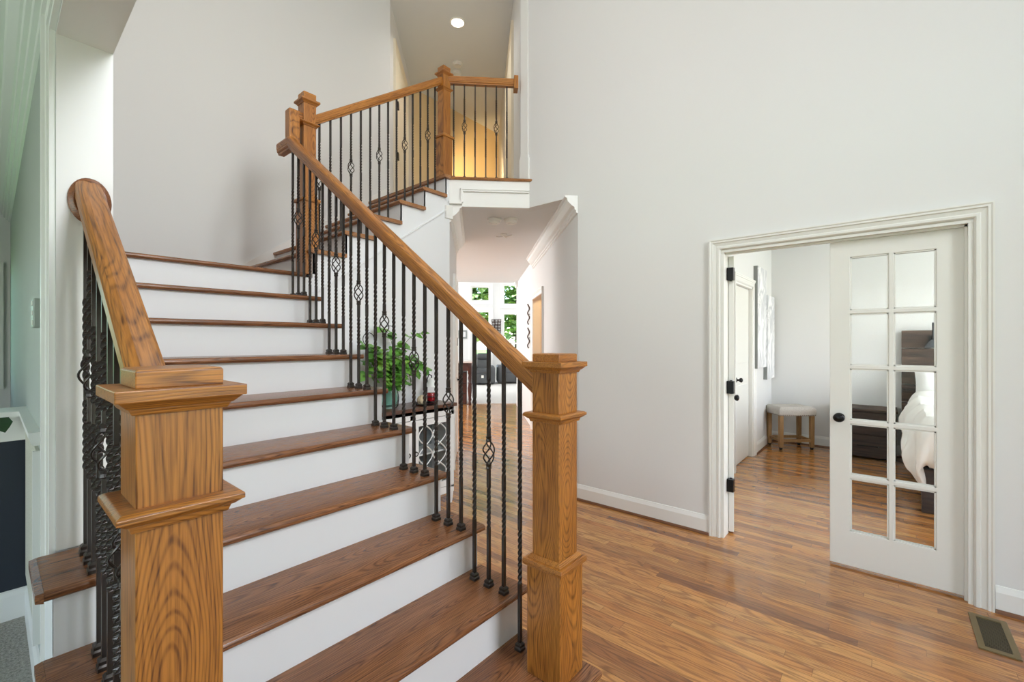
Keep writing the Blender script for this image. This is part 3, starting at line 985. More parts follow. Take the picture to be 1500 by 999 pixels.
# carcass side (open stringers), one polygon stepped
def stepped(kmax):
    pts = [(.832, 0)]
    for k in range(1, kmax + 1):
        y0 = (nose(k) if k > 1 else .80) + .031
        pts += [(y0, RISE * (k - 1)), (y0, RISE * k - .03)]
    pts += [(US + .02, Z10 - .03), (US + .02, 0)]
    return [p for i, p in enumerate(pts) if i == 0 or p != pts[i - 1]]
S = stepped(10)
put('stringer', MB().hull([(VSR - .02, y, z) for y, z in S[::-1]], [(VSR, y, z) for y, z in S[::-1]]), M['riser'], stair)
pts = [(.832, 0)]
for k in range(1, 5):
    y0 = (nose(k) if k > 1 else .80) + .031
    pts += [(y0, RISE * (k - 1)), (y0, RISE * k - .03)]
pts += [(1.949, RISE * 4 - .03), (1.949, 0)]
pts = [p for i, p in enumerate(pts) if i == 0 or p != pts[i - 1]]
put('stringer', MB().hull([(VSL, y, z) for y, z in pts[::-1]], [(VSL + .02, y, z) for y, z in pts[::-1]]), M['riser'], stair)
# upper flight
for k in range(11, 16):
    z = zk(k)
    P = tread_prof(vn(k), vn(k + 1) + .032, z)
    mb = MB()
    mb.hull([(x, US - .03, zz) for x, zz in P], [(x, UF - .001, zz) for x, zz in P])
    put('tread', mb, M['tready'], stair, smooth=True)
    rx = vn(k) + .03
    put('riser', MB().box(rx, rx + .018, US, UF - .001, zk(k - 1), z - .029), M['riser'], stair)
rx = vn(16) + .03
put('riser', MB().box(rx, rx + .018, US, UF - .001, zk(15), ZB - .03), M['riser'], stair)
# upper stringer wall: everything beneath the upper flight down to the floor
pts = [(VSR + .0, 0), (VSR + .0, Z10 - .03), (vn(11) + .031, Z10 - .03)]
for k in range(11, 16):
    pts += [(vn(k) + .031, zk(k) - .03)]
    pts += [(vn(k + 1) + .031, zk(k) - .03)]
pts += [(vn(16) + .031, ZB - .03), (2.84, ZB - .03), (2.84, 0)]
put('stringer', MB().hull([(x, US, z) for x, z in pts], [(x, US + .02, z) for x, z in pts]), M['riser'], stair)
# moulding following the pitch under the steps
mb = MB()
za = lambda v_: 2.676 + .708 * (v_ - 2.82)
mb.hull([(1.5, US, za(1.5)), (1.5, US - .012, za(1.5)), (1.5, US - .012, za(1.5) - .016), (1.5, US, za(1.5) - .022)],
        [(2.82, US, za(2.82)), (2.82, US - .012, za(2.82)), (2.82, US - .012, za(2.82) - .016), (2.82, US, za(2.82) - .022)])
put('panel_moulding', mb, M['riser'], stair)
# skirt boards on the landing wall
zs = lambda v_: Z10 + .17 + .708 * (v_ - 1.488) + .06
mb = MB()
pts = [(.262, Z10), (.262, Z10 + .12), (1.30, Z10 + .13), (1.42, zs(1.42) - .02), (3.04, zs(3.04)), (3.04, zs(3.04) - .42), (1.6, Z10)]
mb.hull([(x, UF - .016, z) for x, z in pts], [(x, UF - .0005, z) for x, z in pts])
put('skirt_board', mb, M['white'], stair)
# balcony fascia with its panel moulding, and nosing
mb = MB()
A, B = (2.84, US), (WR, 2.647)
fas = MB()
def along(a, b, t, off=0):
    d = (Vector(b) - Vector(a)).normalized()
    n_ = Vector((-d.y, d.x)) * -1
    p = Vector(a) + d * t + n_ * off
    return (p.x, p.y)
Lf = (Vector(B) - Vector(A)).length
fas.prism([along(A, B, 0), along(A, B, Lf), along(A, B, Lf, -.04), along(A, B, 0, -.04)], ZC - .005, ZB - .028)
struct('trim_balcony_fascia', fas, M['white'])
fas = MB()
for (t0, t1, z0, z1, th) in ((.13, Lf - .01, ZC + .135, ZC + .15, .022), (.11, Lf - .005, ZC + .15, ZC + .162, .03), (.10, Lf, ZC + .162, ZC + .17, .018)):
    fas.prism([along(A, B, t0, th), along(A, B, t1, th), along(A, B, t1), along(A, B, t0)], z0, z1)
for (t0, t1, th) in ((.10, .108, .018), (.108, .118, .03), (.118, .13, .022)):
    fas.prism([along(A, B, t0, th), along(A, B, t1, th), along(A, B, t1), along(A, B, t0)], ZC + .03, ZC + .15)
fas.prism([along(A, B, 0, .024), along(A, B, .118, .024), along(A, B, .118), along(A, B, 0)], ZC + .03, ZC + .045)
fas.prism([along(A, B, 0, .034), along(A, B, .118, .034), along(A, B, .118), along(A, B, 0)], ZC + .012, ZC + .03)
struct('trim_balcony_panel', fas, M['white'])
# corner crown below the fascia, on the stair side
struct('trim_stair_corner', MB().prism([(2.78, US - .02), (2.865, US - .02), (2.865, US + .02), (2.78, US + .02)], ZC - .13, ZC - .01), M['white'])
mb = MB()
P = [(-.026, ZB - .015), (-.02, ZB - .004), (-.012, ZB), (.12, ZB), (.12, ZB - .028), (-.012, ZB - .028), (-.02, ZB - .025)]
d = (Vector(B) - Vector(A)).normalized()
n_ = Vector((-d.y, d.x))
a0 = Vector(A) - d * .03
b0 = Vector(B) + d * .035
mb.hull([(a0.x + n_.x * o, a0.y + n_.y * o, z) for o, z in P], [(b0.x + n_.x * o, b0.y + n_.y * o, z) for o, z in P])
mb.prism([(vn(16), US - .03), (2.85, US - .03), (2.95, US + .1), (2.95, UF - .01), (vn(16), UF - .01)], ZB - .0275, ZB - .0005)
struct('trim_balcony_nosing', mb, M['tready'])

# ------------------------------------------------------------------ railings
def bar_rings(cx, cy, z0, z1, tw, ang0=0, h=.0064):
    zs_ = [z0]
    for a, b, _ in tw:
        a_, b_ = z0 + a * (z1 - z0), z0 + b * (z1 - z0)
        n = 40
        zs_ += [a_ + (b_ - a_) * i / n for i in range(n + 1)]
    zs_.append(z1)
    rings = []
    for z in zs_:
        f = (z - z0) / (z1 - z0)
        an = ang0
        for a, b, turns in tw:
            an += 2 * math.pi * turns * min(1, max(0, (f - a) / (b - a)))
        rings.append([(cx + h * math.sqrt(2) * math.cos(an + math.pi / 4 + k * math.pi / 2), cy + h * math.sqrt(2) * math.sin(an + math.pi / 4 + k * math.pi / 2), z) for k in range(4)])
    return rings

def baluster(parent, cx, cy, z0, z1, basket, ang=0, shoe=True):
    Lh = z1 - z0
    mb = MB()
    if basket:
        fb = .55
        hb = .055 / Lh
        tw = [(.24, .40, 2.0)]
        mb.loops(bar_rings(cx, cy, z0, z0 + (fb - hb) * Lh, [(.24 / (fb - hb), .41 / (fb - hb), 2.0)], ang))
        t0 = fb + hb
        mb.loops(bar_rings(cx, cy, z0 + t0 * Lh, z1, [((.65 - t0) / (1 - t0), (.85 - t0) / (1 - t0), 2.25)], ang))
        zc = z0 + fb * Lh
        for s_ in (-1, 1):
            zz = zc + s_ * .058
            mb.lathe(cx, cy, [(.009, zz - .012), (.0125, zz - .008), (.0105, zz), (.0125, zz + .008), (.009, zz + .012)], 10)
    else:
        mb.loops(bar_rings(cx, cy, z0, z1, [(.24, .44, 2.25), (.50, .73, 2.5)], ang))
    o = put('baluster', mb, M['iron'], parent)
    if basket:
        mb = MB()
        for k in range(4):
            pts = []
            for i in range(15):
                t = i / 14
                rr = .0045 + .021 * math.sin(math.pi * t) ** .8
                an = k * math.pi / 2 + t * math.pi * 1.1
                pts.append((cx + rr * math.cos(an), cy + rr * math.sin(an), zc - .052 + .104 * t))
            mb.tube(pts, .0031, 6)
        put('basket', mb, M['iron'], o, smooth=True)
    if shoe:
        mb = MB()
        mtx = Matrix.Translation((cx, cy, z0)) @ Matrix.Rotation(ang, 4, 'Z')
        mb.m = mtx
        mb.frustum(0, 0, 0, .010, .0155, .0155)
        mb.frustum(0, 0, .010, .016, .0155, .0115)
        mb.frustum(0, 0, .016, .024, .0135, .0135)
        mb.frustum(0, 0, .024, .030, .0135, .0085)
        put('shoe', mb, M['iron'], o)
    return o

RP_ = [(.020, 0), (.021, .009), (.027, .012), (.030, .017), (.0305, .025), (.0325, .027), (.0330, .054), (.0300, .062), (.023, .0685), (.012, .0715)]
RP = [(-RP_[0][0], 0)] + RP_ + [(-a, b) for a, b in RP_[::-1][:-1]]
def rail_ring(c, d, zsc=1.0):
    """cross-section standing vertically at c, rail direction d (xy)"""
    n_ = Vector((-d[1], d[0])).normalized()
    return [(c[0] + n_.x * a, c[1] + n_.y * a, c[2] + b * zsc) for a, b in RP]

def newel(parent, cx, cy, zb, h, hb, zbt, zr, zcap, ztop, sides=None, m=None):
    """zb bottom, h half width, hb base half width, zbt top of base box, zr ring, zcap underside of cap moulding"""
    m = m or M['oakz']
    mb = MB()
    mb.frustum(cx, cy, zbt, zcap + .01, h, h)
    if isinstance(zb, (tuple, list)):
        for (x0, x1, z) in zb:
            mb.box(x0, x1, cy - hb, cy + hb, z, zbt)
    else:
        mb.frustum(cx, cy, zb, zbt, hb, hb)
    o = put('newel_post', mb, m, parent, bev=.0025)
    k = h / .059
    # base moulding
    mb = MB()
    mb.frustum(cx, cy, zbt - .016, zbt - .004, hb + .010, hb + .013)
    mb.frustum(cx, cy, zbt - .004, zbt + .008, hb + .013, hb + .010)
    mb.frustum(cx, cy, zbt + .008, zbt + .022, h + .014, h + .004)
    put('base_moulding', mb, M['oakx'], o, bev=.0015)
    mb = MB()
    mb.frustum(cx, cy, zr - .030 * k, zr - .018 * k, h + .006 * k, h + .010 * k)
    mb.frustum(cx, cy, zr - .018 * k, zr - .009 * k, h + .013 * k, h + .024 * k)
    mb.frustum(cx, cy, zr - .009 * k, zr, h + .026 * k, h + .026 * k)
    mb.frustum(cx, cy, zr, zr + .005 * k, h + .026 * k, h + .019 * k)
    put('neck_moulding', mb, M['oakx'], o, bev=.0015)
    mb = MB()
    mb.frustum(cx, cy, zcap, zcap + .010 * k, h + .005 * k, h + .010 * k)
    mb.frustum(cx, cy, zcap + .010 * k, zcap + .022 * k, h + .012 * k, h + .024 * k)
    mb.frustum(cx, cy, zcap + .022 * k, zcap + .040 * k, h + .028 * k, h + .028 * k)
    mb.frustum(cx, cy, zcap + .040 * k, ztop - .003, h, h)
    mb.frustum(cx, cy, ztop - .003, ztop, h, h - .004)
    put('cap', mb, M['oakx'], o, bev=.0015)
    return o

def reframe(o, mtx):
    """give the object its own axes so that the grain follows the slope"""
    o.data.transform(mtx.inverted())
    o.matrix_local = mtx
    return o

RT = lambda u: 1.995 + .72 * (u - 2.0)         # top of the lower handrails
RZ = lambda u: RT(u) - .088                    # underside
def lower_rail(parent, v_, u0, u1, drop=0, level=None):
    rings = [rail_ring((v_, u0, RZ(u0)), (0, 1), .088 / .0715), rail_ring((v_, u1, RZ(u1) - drop), (0, 1), .088 / .0715)]
    if level:
        rings.append(rail_ring((v_, level, RZ(u1) - drop), (0, 1), .088 / .0715))
    o = put('handrail', MB().loops(rings), M['oaky'], parent)
    return reframe(o, Matrix.Translation((0, u0 - .94, RZ(u0) - RISE)) @ Matrix.Rotation(math.atan(.72), 4, 'X'))

rr = thing('stair_railing', 'right hand oak and iron railing of the lower flight', 'railing', (VR, .94, RISE))
newel(rr, VR, .9365, RISE, .059, .0735, .602, 1.138, 1.287, 1.357)
hr = lower_rail(rr, VR, .99, 3.14, 0, 3.31)
for n in range(25):
    k = 1 if n == 0 else (n - 1) // 3 + 2
    u = 1.103 + .0841 * n
    baluster(rr, VR, u, RISE * k, RZ(u) + .012, n % 3 == 2)
# easing at the top end: level cap, vertical gooseneck and the short level piece into the landing newel
mb = MB()
z3 = 3.025
gx, gy = 1.425, 3.275
z3 = 3.0
mb.box(1.378, gx + .031, gy - .031, gy + .045, RZ(3.2), z3 + .072)
put('gooseneck', mb, M['oakz'], rr, bev=.008)
mb = MB()
ring = lambda x: [(x, gy + a, z3 + b) for a, b in RP]
mb.loops([ring(gx + .02), ring(1.49)])
put('level_rail', mb, M['oakx'], rr, smooth=True)

lr = thing('stair_railing', 'left oak and iron railing ending in a round rosette on the white wall end', 'railing', (VL, .94, RISE))
newel(lr, VL + .013, .9365, RISE, .059, .0735, .602, 1.138, 1.287, 1.357)
lower_rail(lr, VL + .013, .99, 1.925, .034)
for n in range(10):
    k = 1 if n == 0 else (n - 1) // 3 + 2
    u = 1.103 + .0841 * n
    baluster(lr, VL, u, RISE * k, RZ(u) + .012, n % 3 == 2)
mb = MB()
zr = RT(1.93) - .10
prof = [(.072, 0), (.074, .006), (.070, .012), (.060, .016), (.056, .022), (.02, .024)]
mb.loops([[(VL + .016 + r_ * .70 * math.cos(t * math.pi / 16), 1.937 - y, zr + r_ * 1.0 * math.sin(t * math.pi / 16)) for t in range(32)] for r_, y in prof])
put('rosette', mb, oak('rosette_oak', 0, rgb(138, 84, 48), rgb(112, 66, 38), rgb(58, 32, 18)), lr, smooth=True, label='dark round oak wall rosette')

UB = 3.273
ur = thing('stair_railing', 'upper flight railing between the landing newel and the balcony newel', 'railing', (1.528, UB, Z10))
hn = .046
newel(ur, 1.518, UB, [(1.518 - .058, vn(11) + .03, Z10), (vn(11) + .03, 1.518 + .058, zk(11))], hn, .058, 2.44, 3.0, 3.14, 3.225)
newel(ur, 2.835, UB - .01, [(2.835 - .056, 2.835 + .056, ZB)], .044, .056, 3.37, 3.83, 3.955, 4.04)
UT = lambda v_: 3.13 + .69 * (v_ - 1.622)
mb = MB()
mb.loops([rail_ring((v_, UB, UT(v_) - .078), (1, 0), .078 / .0715) for v_ in (1.55, 2.81)])
reframe(put('handrail', mb, M['oakx'], ur), Matrix.Translation((0, 0, 1.1)) @ Matrix.Rotation(-math.atan(.69), 4, 'Y'))
bxs = [467.6, 483.2, 498.2, 513.2, 527.5, 541.1, 554.4, 567.3, 580.6, 592.1, 603.7, 615.3, 626.5, 637]
for i in range(14):
    v_ = UB * math.tan(R(49.709) + math.atan((467.9 - 750) / 648.6)) + .0862 * i
    k = 11
    while v_ > vn(k + 1) + .02 and k < 15: k += 1
    baluster(ur, v_, UB, zk(k), UT(v_) - .07, i in (0, 3, 6, 9, 12))

br = thing('balcony_railing', 'short level oak and iron railing across the upstairs balcony', 'railing', (2.84, UB, ZB), -math.pi / 4)
d = Vector((S2, -S2))
p0 = Vector((2.84, UB)) + d * .02
p1 = Vector((WR - .055, 2.785))
p1 = p0 + d * ((p1 - p0).dot(d))
mb = MB()
mb.loops([rail_ring((p.x, p.y, 3.893), (d.x, d.y), 1.05) for p in (p0, p1)])
put('handrail', mb, M['oakx'], br)
mb = MB(Matrix.Translation((p1.x, p1.y, 0)) @ Matrix.Rotation(-math.pi / 4, 4, 'Z'))
mb.box(-.012, .03, -.05, .05, 3.86, 3.985)
put('wall_bracket', mb, M['oakz'], br, bev=.004)
for i in range(6):
    p = Vector((2.84, UB)) + d * (.096 + .1032 * i)
    baluster(br, p.x, p.y, ZB, 3.90, i in (1, 4), -math.pi / 4)

# ------------------------------------------------------------------ cabinet and what stands on it
CX0, CX1, CY0, CY1, CZ = 1.72, 2.62, 2.885, 3.175, .87
cab = thing('cabinet', 'white console cabinet with lattice glass doors below the upper flight', 'cabinet', ((CX0 + CX1) / 2, 3.03, 0))
mb = MB()
mb.box(CX0, CX1, CY0 + .02, CY1, .14, .16)
mb.box(CX0, CX0 + .02, CY0 + .02, CY1, .16, CZ - .03)
mb.box(CX1 - .02, CX1, CY0 + .02, CY1, .16, CZ - .03)
mb.box(CX0, CX1, CY0, CY1, CZ - .06, CZ - .03)
mb.box(CX0, CX1, CY0, CY0 + .02, .10, .16)
mb.box(CX0, CX1, CY0, CY0 + .02, CZ - .10, CZ - .03)
for x in (CX0, CX0 + .435, CX1 - .03):
    mb.box(x, x + .03, CY0, CY0 + .02, .14, CZ - .06)
put('body', mb, M['cabwhite'], cab, bev=.002)
put('back_panel', MB().box(CX0 + .02, CX1 - .02, CY1 - .012, CY1 - .002, .16, CZ - .06), M['cabin'], cab)
put('shelf', MB().box(CX0 + .02, CX1 - .02, CY0 + .04, CY1 - .012, .46, .475), M['cabwhite'], cab)
put('cabinet_top', MB().box(CX0 - .015, CX1 + .02, CY0 - .02, CY1 + .01, CZ - .03, CZ), M['cabtop'], cab, bev=.003)
for x in (CX0 + .025, CX1 - .025):
    for y in (CY0 + .025, CY1 - .03):
        mb = MB()
        mb.frustum(x, y, 0, .14, .013, .025)
        put('leg', mb, M['cabwhite'], cab)
for s_, (a, b) in enumerate(((CX0 + .033, CX0 + .433), (CX0 + .467, CX1 - .033))):
    mb = MB()
    z0, z1 = .165, CZ - .105
    yy = (CY0 - .004, CY0 + .012)
    mb.holes(a, b, z0, z1, yy[0], yy[1], [(a + .05, b - .05, z0 + .05, z1 - .05)], axis='x')
    dr = put('cabinet_door', mb, M['cabwhite'], cab, bev=.002)
    mb = MB()
    gx0, gx1, gz0, gz1 = a + .05, b - .05, z0 + .05, z1 - .05
    for ph in (0, math.pi):
        for c in (.25, .75):
            pts = []
            for i in range(33):
                t = i / 32
                ww = (gx1 - gx0) * .24
                xx = gx0 + (gx1 - gx0) * c + ww * math.sin(t * math.pi * 3 + ph)
                pts.append((xx, CY0 + .003, gz0 + (gz1 - gz0) * t))
            mb.tube(pts, .0055, 4)
    put('lattice', mb, M['cabwhite'], dr)
    put('door_glass', MB().box(gx0 - .01, gx1 + .01, CY0 + .010, CY0 + .013, gz0 - .01, gz1 + .01), M['glass'], dr)
    kx = b - .02 if s_ == 0 else a + .02
    mb = MB()
    mb.tube([(kx + .016 * math.cos(t * math.pi / 6), CY0 - .014, .50 + .016 * math.sin(t * math.pi / 6)) for t in range(13)], .0035, 6)
    mb.box(kx - .003, kx + .003, CY0 - .014, CY0 - .004, .514, .52)
    put('ring_pull', mb, M['black'], dr, smooth=True)

def leaf(mb, c, d, up, s):
    d = Vector(d).normalized()
    sd = d.cross(Vector(up))
    if sd.length < .05: sd = Vector((1, 0, 0))
    sd.normalize()
    nn = sd.cross(d)
    out = [(0, .0), (.22, .42), (.5, .52), (.8, .3), (1.12, 0)]
    c = Vector(c)
    mid = [mb.bm.verts.new(c + d * s * t + nn * (.06 * s * math.sin(3 * t))) for t, _ in out]
    for sg in (-1, 1):
        ed = [mb.bm.verts.new(c + d * s * (t - (.1 if i == 1 else 0)) + sd * sg * s * w_ + nn * (.16 * s * w_)) for i, (t, w_) in enumerate(out[1:4], 1)]
        L_ = [mid[0]] + ed + [mid[4]]
        mb.bm.faces.new([mid[0], ed[0], mid[1]])
        mb.bm.faces.new([mid[1], ed[0], ed[1], mid[2]])
        mb.bm.faces.new([mid[2], ed[1], ed[2], mid[3]])
        mb.bm.faces.new([mid[3], ed[2], mid[4]])

pl = thing('potted_vine', 'bushy green trailing vine in a glass vase on the white cabinet', 'plant', (2.10, 3.02, CZ))
mb = MB()
pc = (2.06, 3.02)
mb.lathe(pc[0], pc[1], [(.05, CZ + .001), (.065, CZ + .02), (.072, CZ + .08), (.062, CZ + .14), (.05, CZ + .165), (.056, CZ + .175), (.048, CZ + .172), (.055, CZ + .13), (.064, CZ + .08), (.055, CZ + .02), (.02, CZ + .012)], 20)
put('vase', mb, M['leafglass'], pl, smooth=True)
rnd = random.Random(11)
ms = MB(); ml_ = MB()
for i in range(24):
    a = rnd.uniform(0, 2 * math.pi)
    top_z = rnd.uniform(.10, .50)
    sp = rnd.uniform(.08, .28)
    pts = []
    for j in range(9):
        t = j / 8
        r_ = sp * t ** 1.3
        z = CZ + .14 + top_z * math.sin(t * math.pi * (.5 if top_z > .3 else .8)) * 1.0
        x = pc[0] + r_ * math.cos(a + t) * 1.15 + .03
        y = min(3.14, max(2.90, pc[1] + r_ * math.sin(a + t) * .6))
        pts.append((x, y, max(CZ + .02, z)))
    ms.tube(pts, .0022, 5)
    for j in range(1, 9):
        for q in range(2):
            dd = Vector((rnd.uniform(-1, 1), rnd.uniform(-1, .4), rnd.uniform(-.8, .3)))
            s_ = rnd.uniform(.05, .085)
            p_ = Vector(pts[j])
            p_.y = min(p_.y, 3.1)
            leaf(ml_, p_, dd, (rnd.uniform(-.3, .3), -.6, 1), s_)
put('stems', ms, M['stem'], pl)
put('foliage', ml_, M['leaf'], pl, smooth=True)
mb = MB()
for x in (pc[0] - .09, pc[0] + .0):
    mb.tube([(x, 3.1, CZ + .05), (x, 3.1, CZ + .62)], .003, 6)
mb.tube([(pc[0] - .09 + .05 * math.cos(t * .35) - .05, 3.1, CZ + .55 + .05 * math.sin(t * .35)) for t in range(16)], .003, 6)
mb.tube([(pc[0] + .05 * math.cos(-t * .35 + 3.1) + .05, 3.1, CZ + .62 + .04 * math.sin(t * .35)) for t in range(10)], .003, 6)
put('wire_trellis', mb, M['black'], pl, smooth=True)

cw = thing('candle_warmer', 'small dark candle warmer lamp with pale shade around a red candle', 'lamp', (2.49, 3.02, CZ))
cx_, cy_ = 2.49, 3.03
mb = MB()
mb.lathe(cx_, cy_, [(.05, CZ), (.054, CZ + .006), (.052, CZ + .014), (.02, CZ + .016)], 20)
mb.tube([(cx_, cy_ + .05, CZ + .01), (cx_, cy_ + .065, CZ + .08), (cx_, cy_ + .06, CZ + .2), (cx_ - .0, cy_ + .035, CZ + .245), (cx_, cy_ + .0, CZ + .235), (cx_, cy_, CZ + .215)], .005, 8)
put('stand', mb, M['black'], cw, smooth=True)
mb = MB()
mb.lathe(cx_, cy_, [(.014, CZ + .215), (.03, CZ + .19), (.055, CZ + .14), (.052, CZ + .14), (.027, CZ + .187), (.01, CZ + .212)], 20)
put('lamp_shade', mb, M['sheer'], cw, smooth=True)
cd = thing('jar_candle', 'red jar candle standing on the small warmer base', 'candle', (cx_, cy_, CZ + .016))
mb = MB()
mb.lathe(cx_, cy_, [(.036, CZ + .0165), (.04, CZ + .022), (.04, CZ + .08), (.034, CZ + .088), (.01, CZ + .088)], 20)
put('wax', mb, M['red'], cd, smooth=True)
mb = MB()
mb.lathe(cx_, cy_, [(.0405, CZ + .045), (.0412, CZ + .046), (.0412, CZ + .060), (.0405, CZ + .061)], 20)
put('label_band', mb, mat('dark_red_band', rgb(90, 14, 20), .4), cd, smooth=True)
mb = MB()
mb.ball((2.33, 2.96, CZ + .038), .038, seg=16, rng=10)
wb = single('woven_ball', mb, M['rope'], 'small beige woven ball lying before the vine on the cabinet', 'ornament', smooth=True)
mb = MB()
for k in range(5):
    mb.tube([(2.33 + .039 * math.cos(t * math.pi / 8) * math.cos(k * .63), 2.96 + .039 * math.cos(t * math.pi / 8) * math.sin(k * .63), CZ + .038 + .0385 * math.sin(t * math.pi / 8)) for t in range(17)], .003, 5)
put('strands', mb, M['rope'], wb, local=True)
single('tray', MB().lathe(2.38, 2.985, [(.075, CZ), (.085, CZ + .003), (.088, CZ + .012), (.082, CZ + .012), (.078, CZ + .005), (.02, CZ + .004)], 24), M['black'], 'flat black round tray on the cabinet beside the red candle', 'tray', smooth=True).location = (-.005, 0, 0)
wb.location.z = .006

# ------------------------------------------------------------------ living room furniture
def at(x, y, s_, z=None):
    q = pq(x, s_)
    return q
def rbox(mb, *a):
    return mb.box(*a)
def recliner(label, q0, s0, wd):
    X, Y = dg(q0, s0)
    t = thing('recliner', label, 'armchair', (X, Y, .014), -math.pi / 4, 'charcoal recliners')
    Lm = Matrix.Translation((X, Y, .014)) @ DG
    b = lambda: MB(Lm)
    put('base', b().box(-wd / 2 + .03, wd / 2 - .03, .05, .85, .02, .30), M['sofa'], t, bev=.03)
    put('seat', b().box(-wd / 2 + .18, wd / 2 - .18, -.02, .62, .28, .52), M['sofa'], t, bev=.07, seg=3, smooth=True)
    put('footrest', b().box(-wd / 2 + .18, wd / 2 - .18, -.06, .05, .06, .36), M['sofa'], t, bev=.03, seg=3, smooth=True)
    mb = b()
    mb.hull([(-wd / 2 + .16, .55, .45), (wd / 2 - .16, .55, .45), (wd / 2 - .16, .85, .45), (-wd / 2 + .16, .85, .45)],
            [(-wd / 2 + .2, .72, 1.0), (wd / 2 - .2, .72, 1.0), (wd / 2 - .2, .96, 1.0), (-wd / 2 + .2, .96, 1.0)])
    put('backrest', mb, M['sofa'], t, bev=.07, seg=3, smooth=True)
    put('head_cushion', b().box(-wd / 2 + .2, wd / 2 - .2, .60, .80, .78, 1.0), M['sofa'], t, bev=.07, seg=3, smooth=True)
    for s_ in (-1, 1):
        x0 = s_ * (wd / 2 - .1)
        put('armrest', b().box(x0 - .11, x0 + .11, .0, .85, .03, .60), M['sofa'], t, bev=.07, seg=3, smooth=True)
    return t
SR = 14.2
recliner('charcoal leather recliner below the left window, white tag on its front', pq(707, SR), SR, .78)
t = recliner('charcoal leather recliner half hidden by the handrail, right of the other', pq(747, SR), SR + .35, .78)
X, Y = dg(pq(706, SR), SR - .07)
single('care_tag', MB(DG).box(pq(705, SR) + 0, pq(708.5, SR), SR - .075, SR - .068, .24, .33), M['plastic'], 'white paper tag on the front of the left recliner', 'tag')

# table with turned legs, left of the hall
TS = 9.75
q1 = pq(691.5, TS)
tb = thing('table', 'dark wood table with turned legs at the far end of the hall', 'table', (*dg(q1 - .6, TS + .4), 0), -math.pi / 4)
mb = MB(DG)
mb.box(q1 - 1.3, q1 + .03, TS - .04, TS + .86, .93, .97)
put('table_top', mb, M['marble'], tb, bev=.01)
mb = MB(DG)
mb.box(q1 - 1.25, q1 - .02, TS + .02, TS + .06, .76, .93)
mb.box(q1 - 1.25, q1 - .02, TS + .74, TS + .78, .76, .93)
mb.box(q1 - .06, q1 - .02, TS + .02, TS + .78, .76, .93)
mb.box(q1 - 1.25, q1 - 1.21, TS + .02, TS + .78, .76, .93)
put('apron', mb, M['mahog'], tb)
for x in (q1 - .05, q1 - 1.2):
    for y in (TS + .04, TS + .74):
        mb = MB(DG)
        prof = [(.025, 0.001), (.035, .03), (.028, .07), (.022, .09), (.034, .13), (.03, .16), (.045, .3), (.05, .38), (.03, .46), (.045, .49), (.03, .52), (.042, .60), (.03, .67), (.045, .70), (.045, .93)]
        mb.lathe(x, y, prof, 14)
        put('leg', mb, M['mahog'], tb, smooth=True)
mb = MB(DG)
mb.box(q1 - .75, q1 - .12, TS + .15, TS + .65, .015, .72)
ck = single('storage_chest', mb, M['mahog'], 'dark wood chest standing under the turned leg table', 'chest', bev=.01)
mb = MB(DG)
for z in (.24, .47):
    mb.box(q1 - .73, q1 - .14, TS + .14, TS + .151, z, z + .012)
put('drawer_line', mb, M['black'], ck, local=True)

# wall sculpture of square loops on the living room wall
wa = thing('wall_sculpture', 'dark woven metal square wall sculpture between the two tall windows', 'wall art', (*dg(pq(727, FW), FW - .03), 2.1), -math.pi / 4)
mb = MB(DG)
rnd = random.Random(3)
x0, x1 = pq(720.5, FW), pq(733.5, FW)
z0, z1 = pz(493, FW), pz(468, FW)
nx, nz = 3, 6
for i in range(nx):
    for j in range(nz):
        cxx = x0 + (x1 - x0) * (i + .5) / nx + rnd.uniform(-.01, .01)
        czz = z0 + (z1 - z0) * (j + .5) / nz + rnd.uniform(-.01, .01)
        a_, b_ = (x1 - x0) / nx * .52, (z1 - z0) / nz * .52
        yy = FW - .03 - rnd.uniform(0, .02)
        for (p, q, r_, s_) in ((-a_, a_, -b_, -b_ + .02), (-a_, a_, b_ - .02, b_), (-a_, -a_ + .02, -b_, b_), (a_ - .02, a_, -b_, b_)):
            mb.box(cxx + p, cxx + q, yy - .012, yy + .012, czz + r_, czz + s_)
put('frame_squares', mb, M['rust'], wa)
mb = MB(DG)
mb.box(x0 + .05, x1 - .05, FW - .02, FW - .001, z0 + .2, z0 + .23)
put('mounting_bar', mb, M['rust'], wa)
# framed picture far left (seen below the handrail)
mb = MB(DG)
qa, qb, ss = pq(671.5, FW), pq(684, FW), FW - .03
fr = single('picture_frame', mb.holes(qa, qb, pz(496, FW), pz(484, FW), ss, ss + .028, [(qa + .05, qb - .05, pz(496, FW) + .05, pz(484, FW) - .05)], axis='x'), M['canvasedge'], 'small grey framed picture on the far wall left of the windows', 'picture')
put('picture_print', MB(DG).box(qa + .05, qb - .05, ss + .01, ss + .015, pz(496, FW) + .05, pz(484, FW) - .05), M['art'], fr, local=True)
# wavy metal pieces on the hall wall
for i, (ya, yb, lb) in enumerate(((445, 475, 'wavy dark metal wall ornament on hall wall, the upper one'), (480, 510, 'wavy dark metal wall ornament on hall wall, the lower one'))):
    s_ = 7.35
    mb = MB(DG)
    za_, zb_ = pz(yb, s_), pz(ya, s_)
    for off in (0, .05):
        mb.tube([(.885 - .012 * math.sin(t * .9), s_ + off + .035 * math.sin(t * .8), za_ + (zb_ - za_) * t / 16) for t in range(17)], .009, 6)
    mb.tube([(.885, s_, (za_ + zb_) / 2), (.906, s_, (za_ + zb_) / 2)], .006, 6)
    single('wall_ornament', mb, M['rust'], lb, 'wall art', 'wavy metal pair on the hall wall', smooth=True)

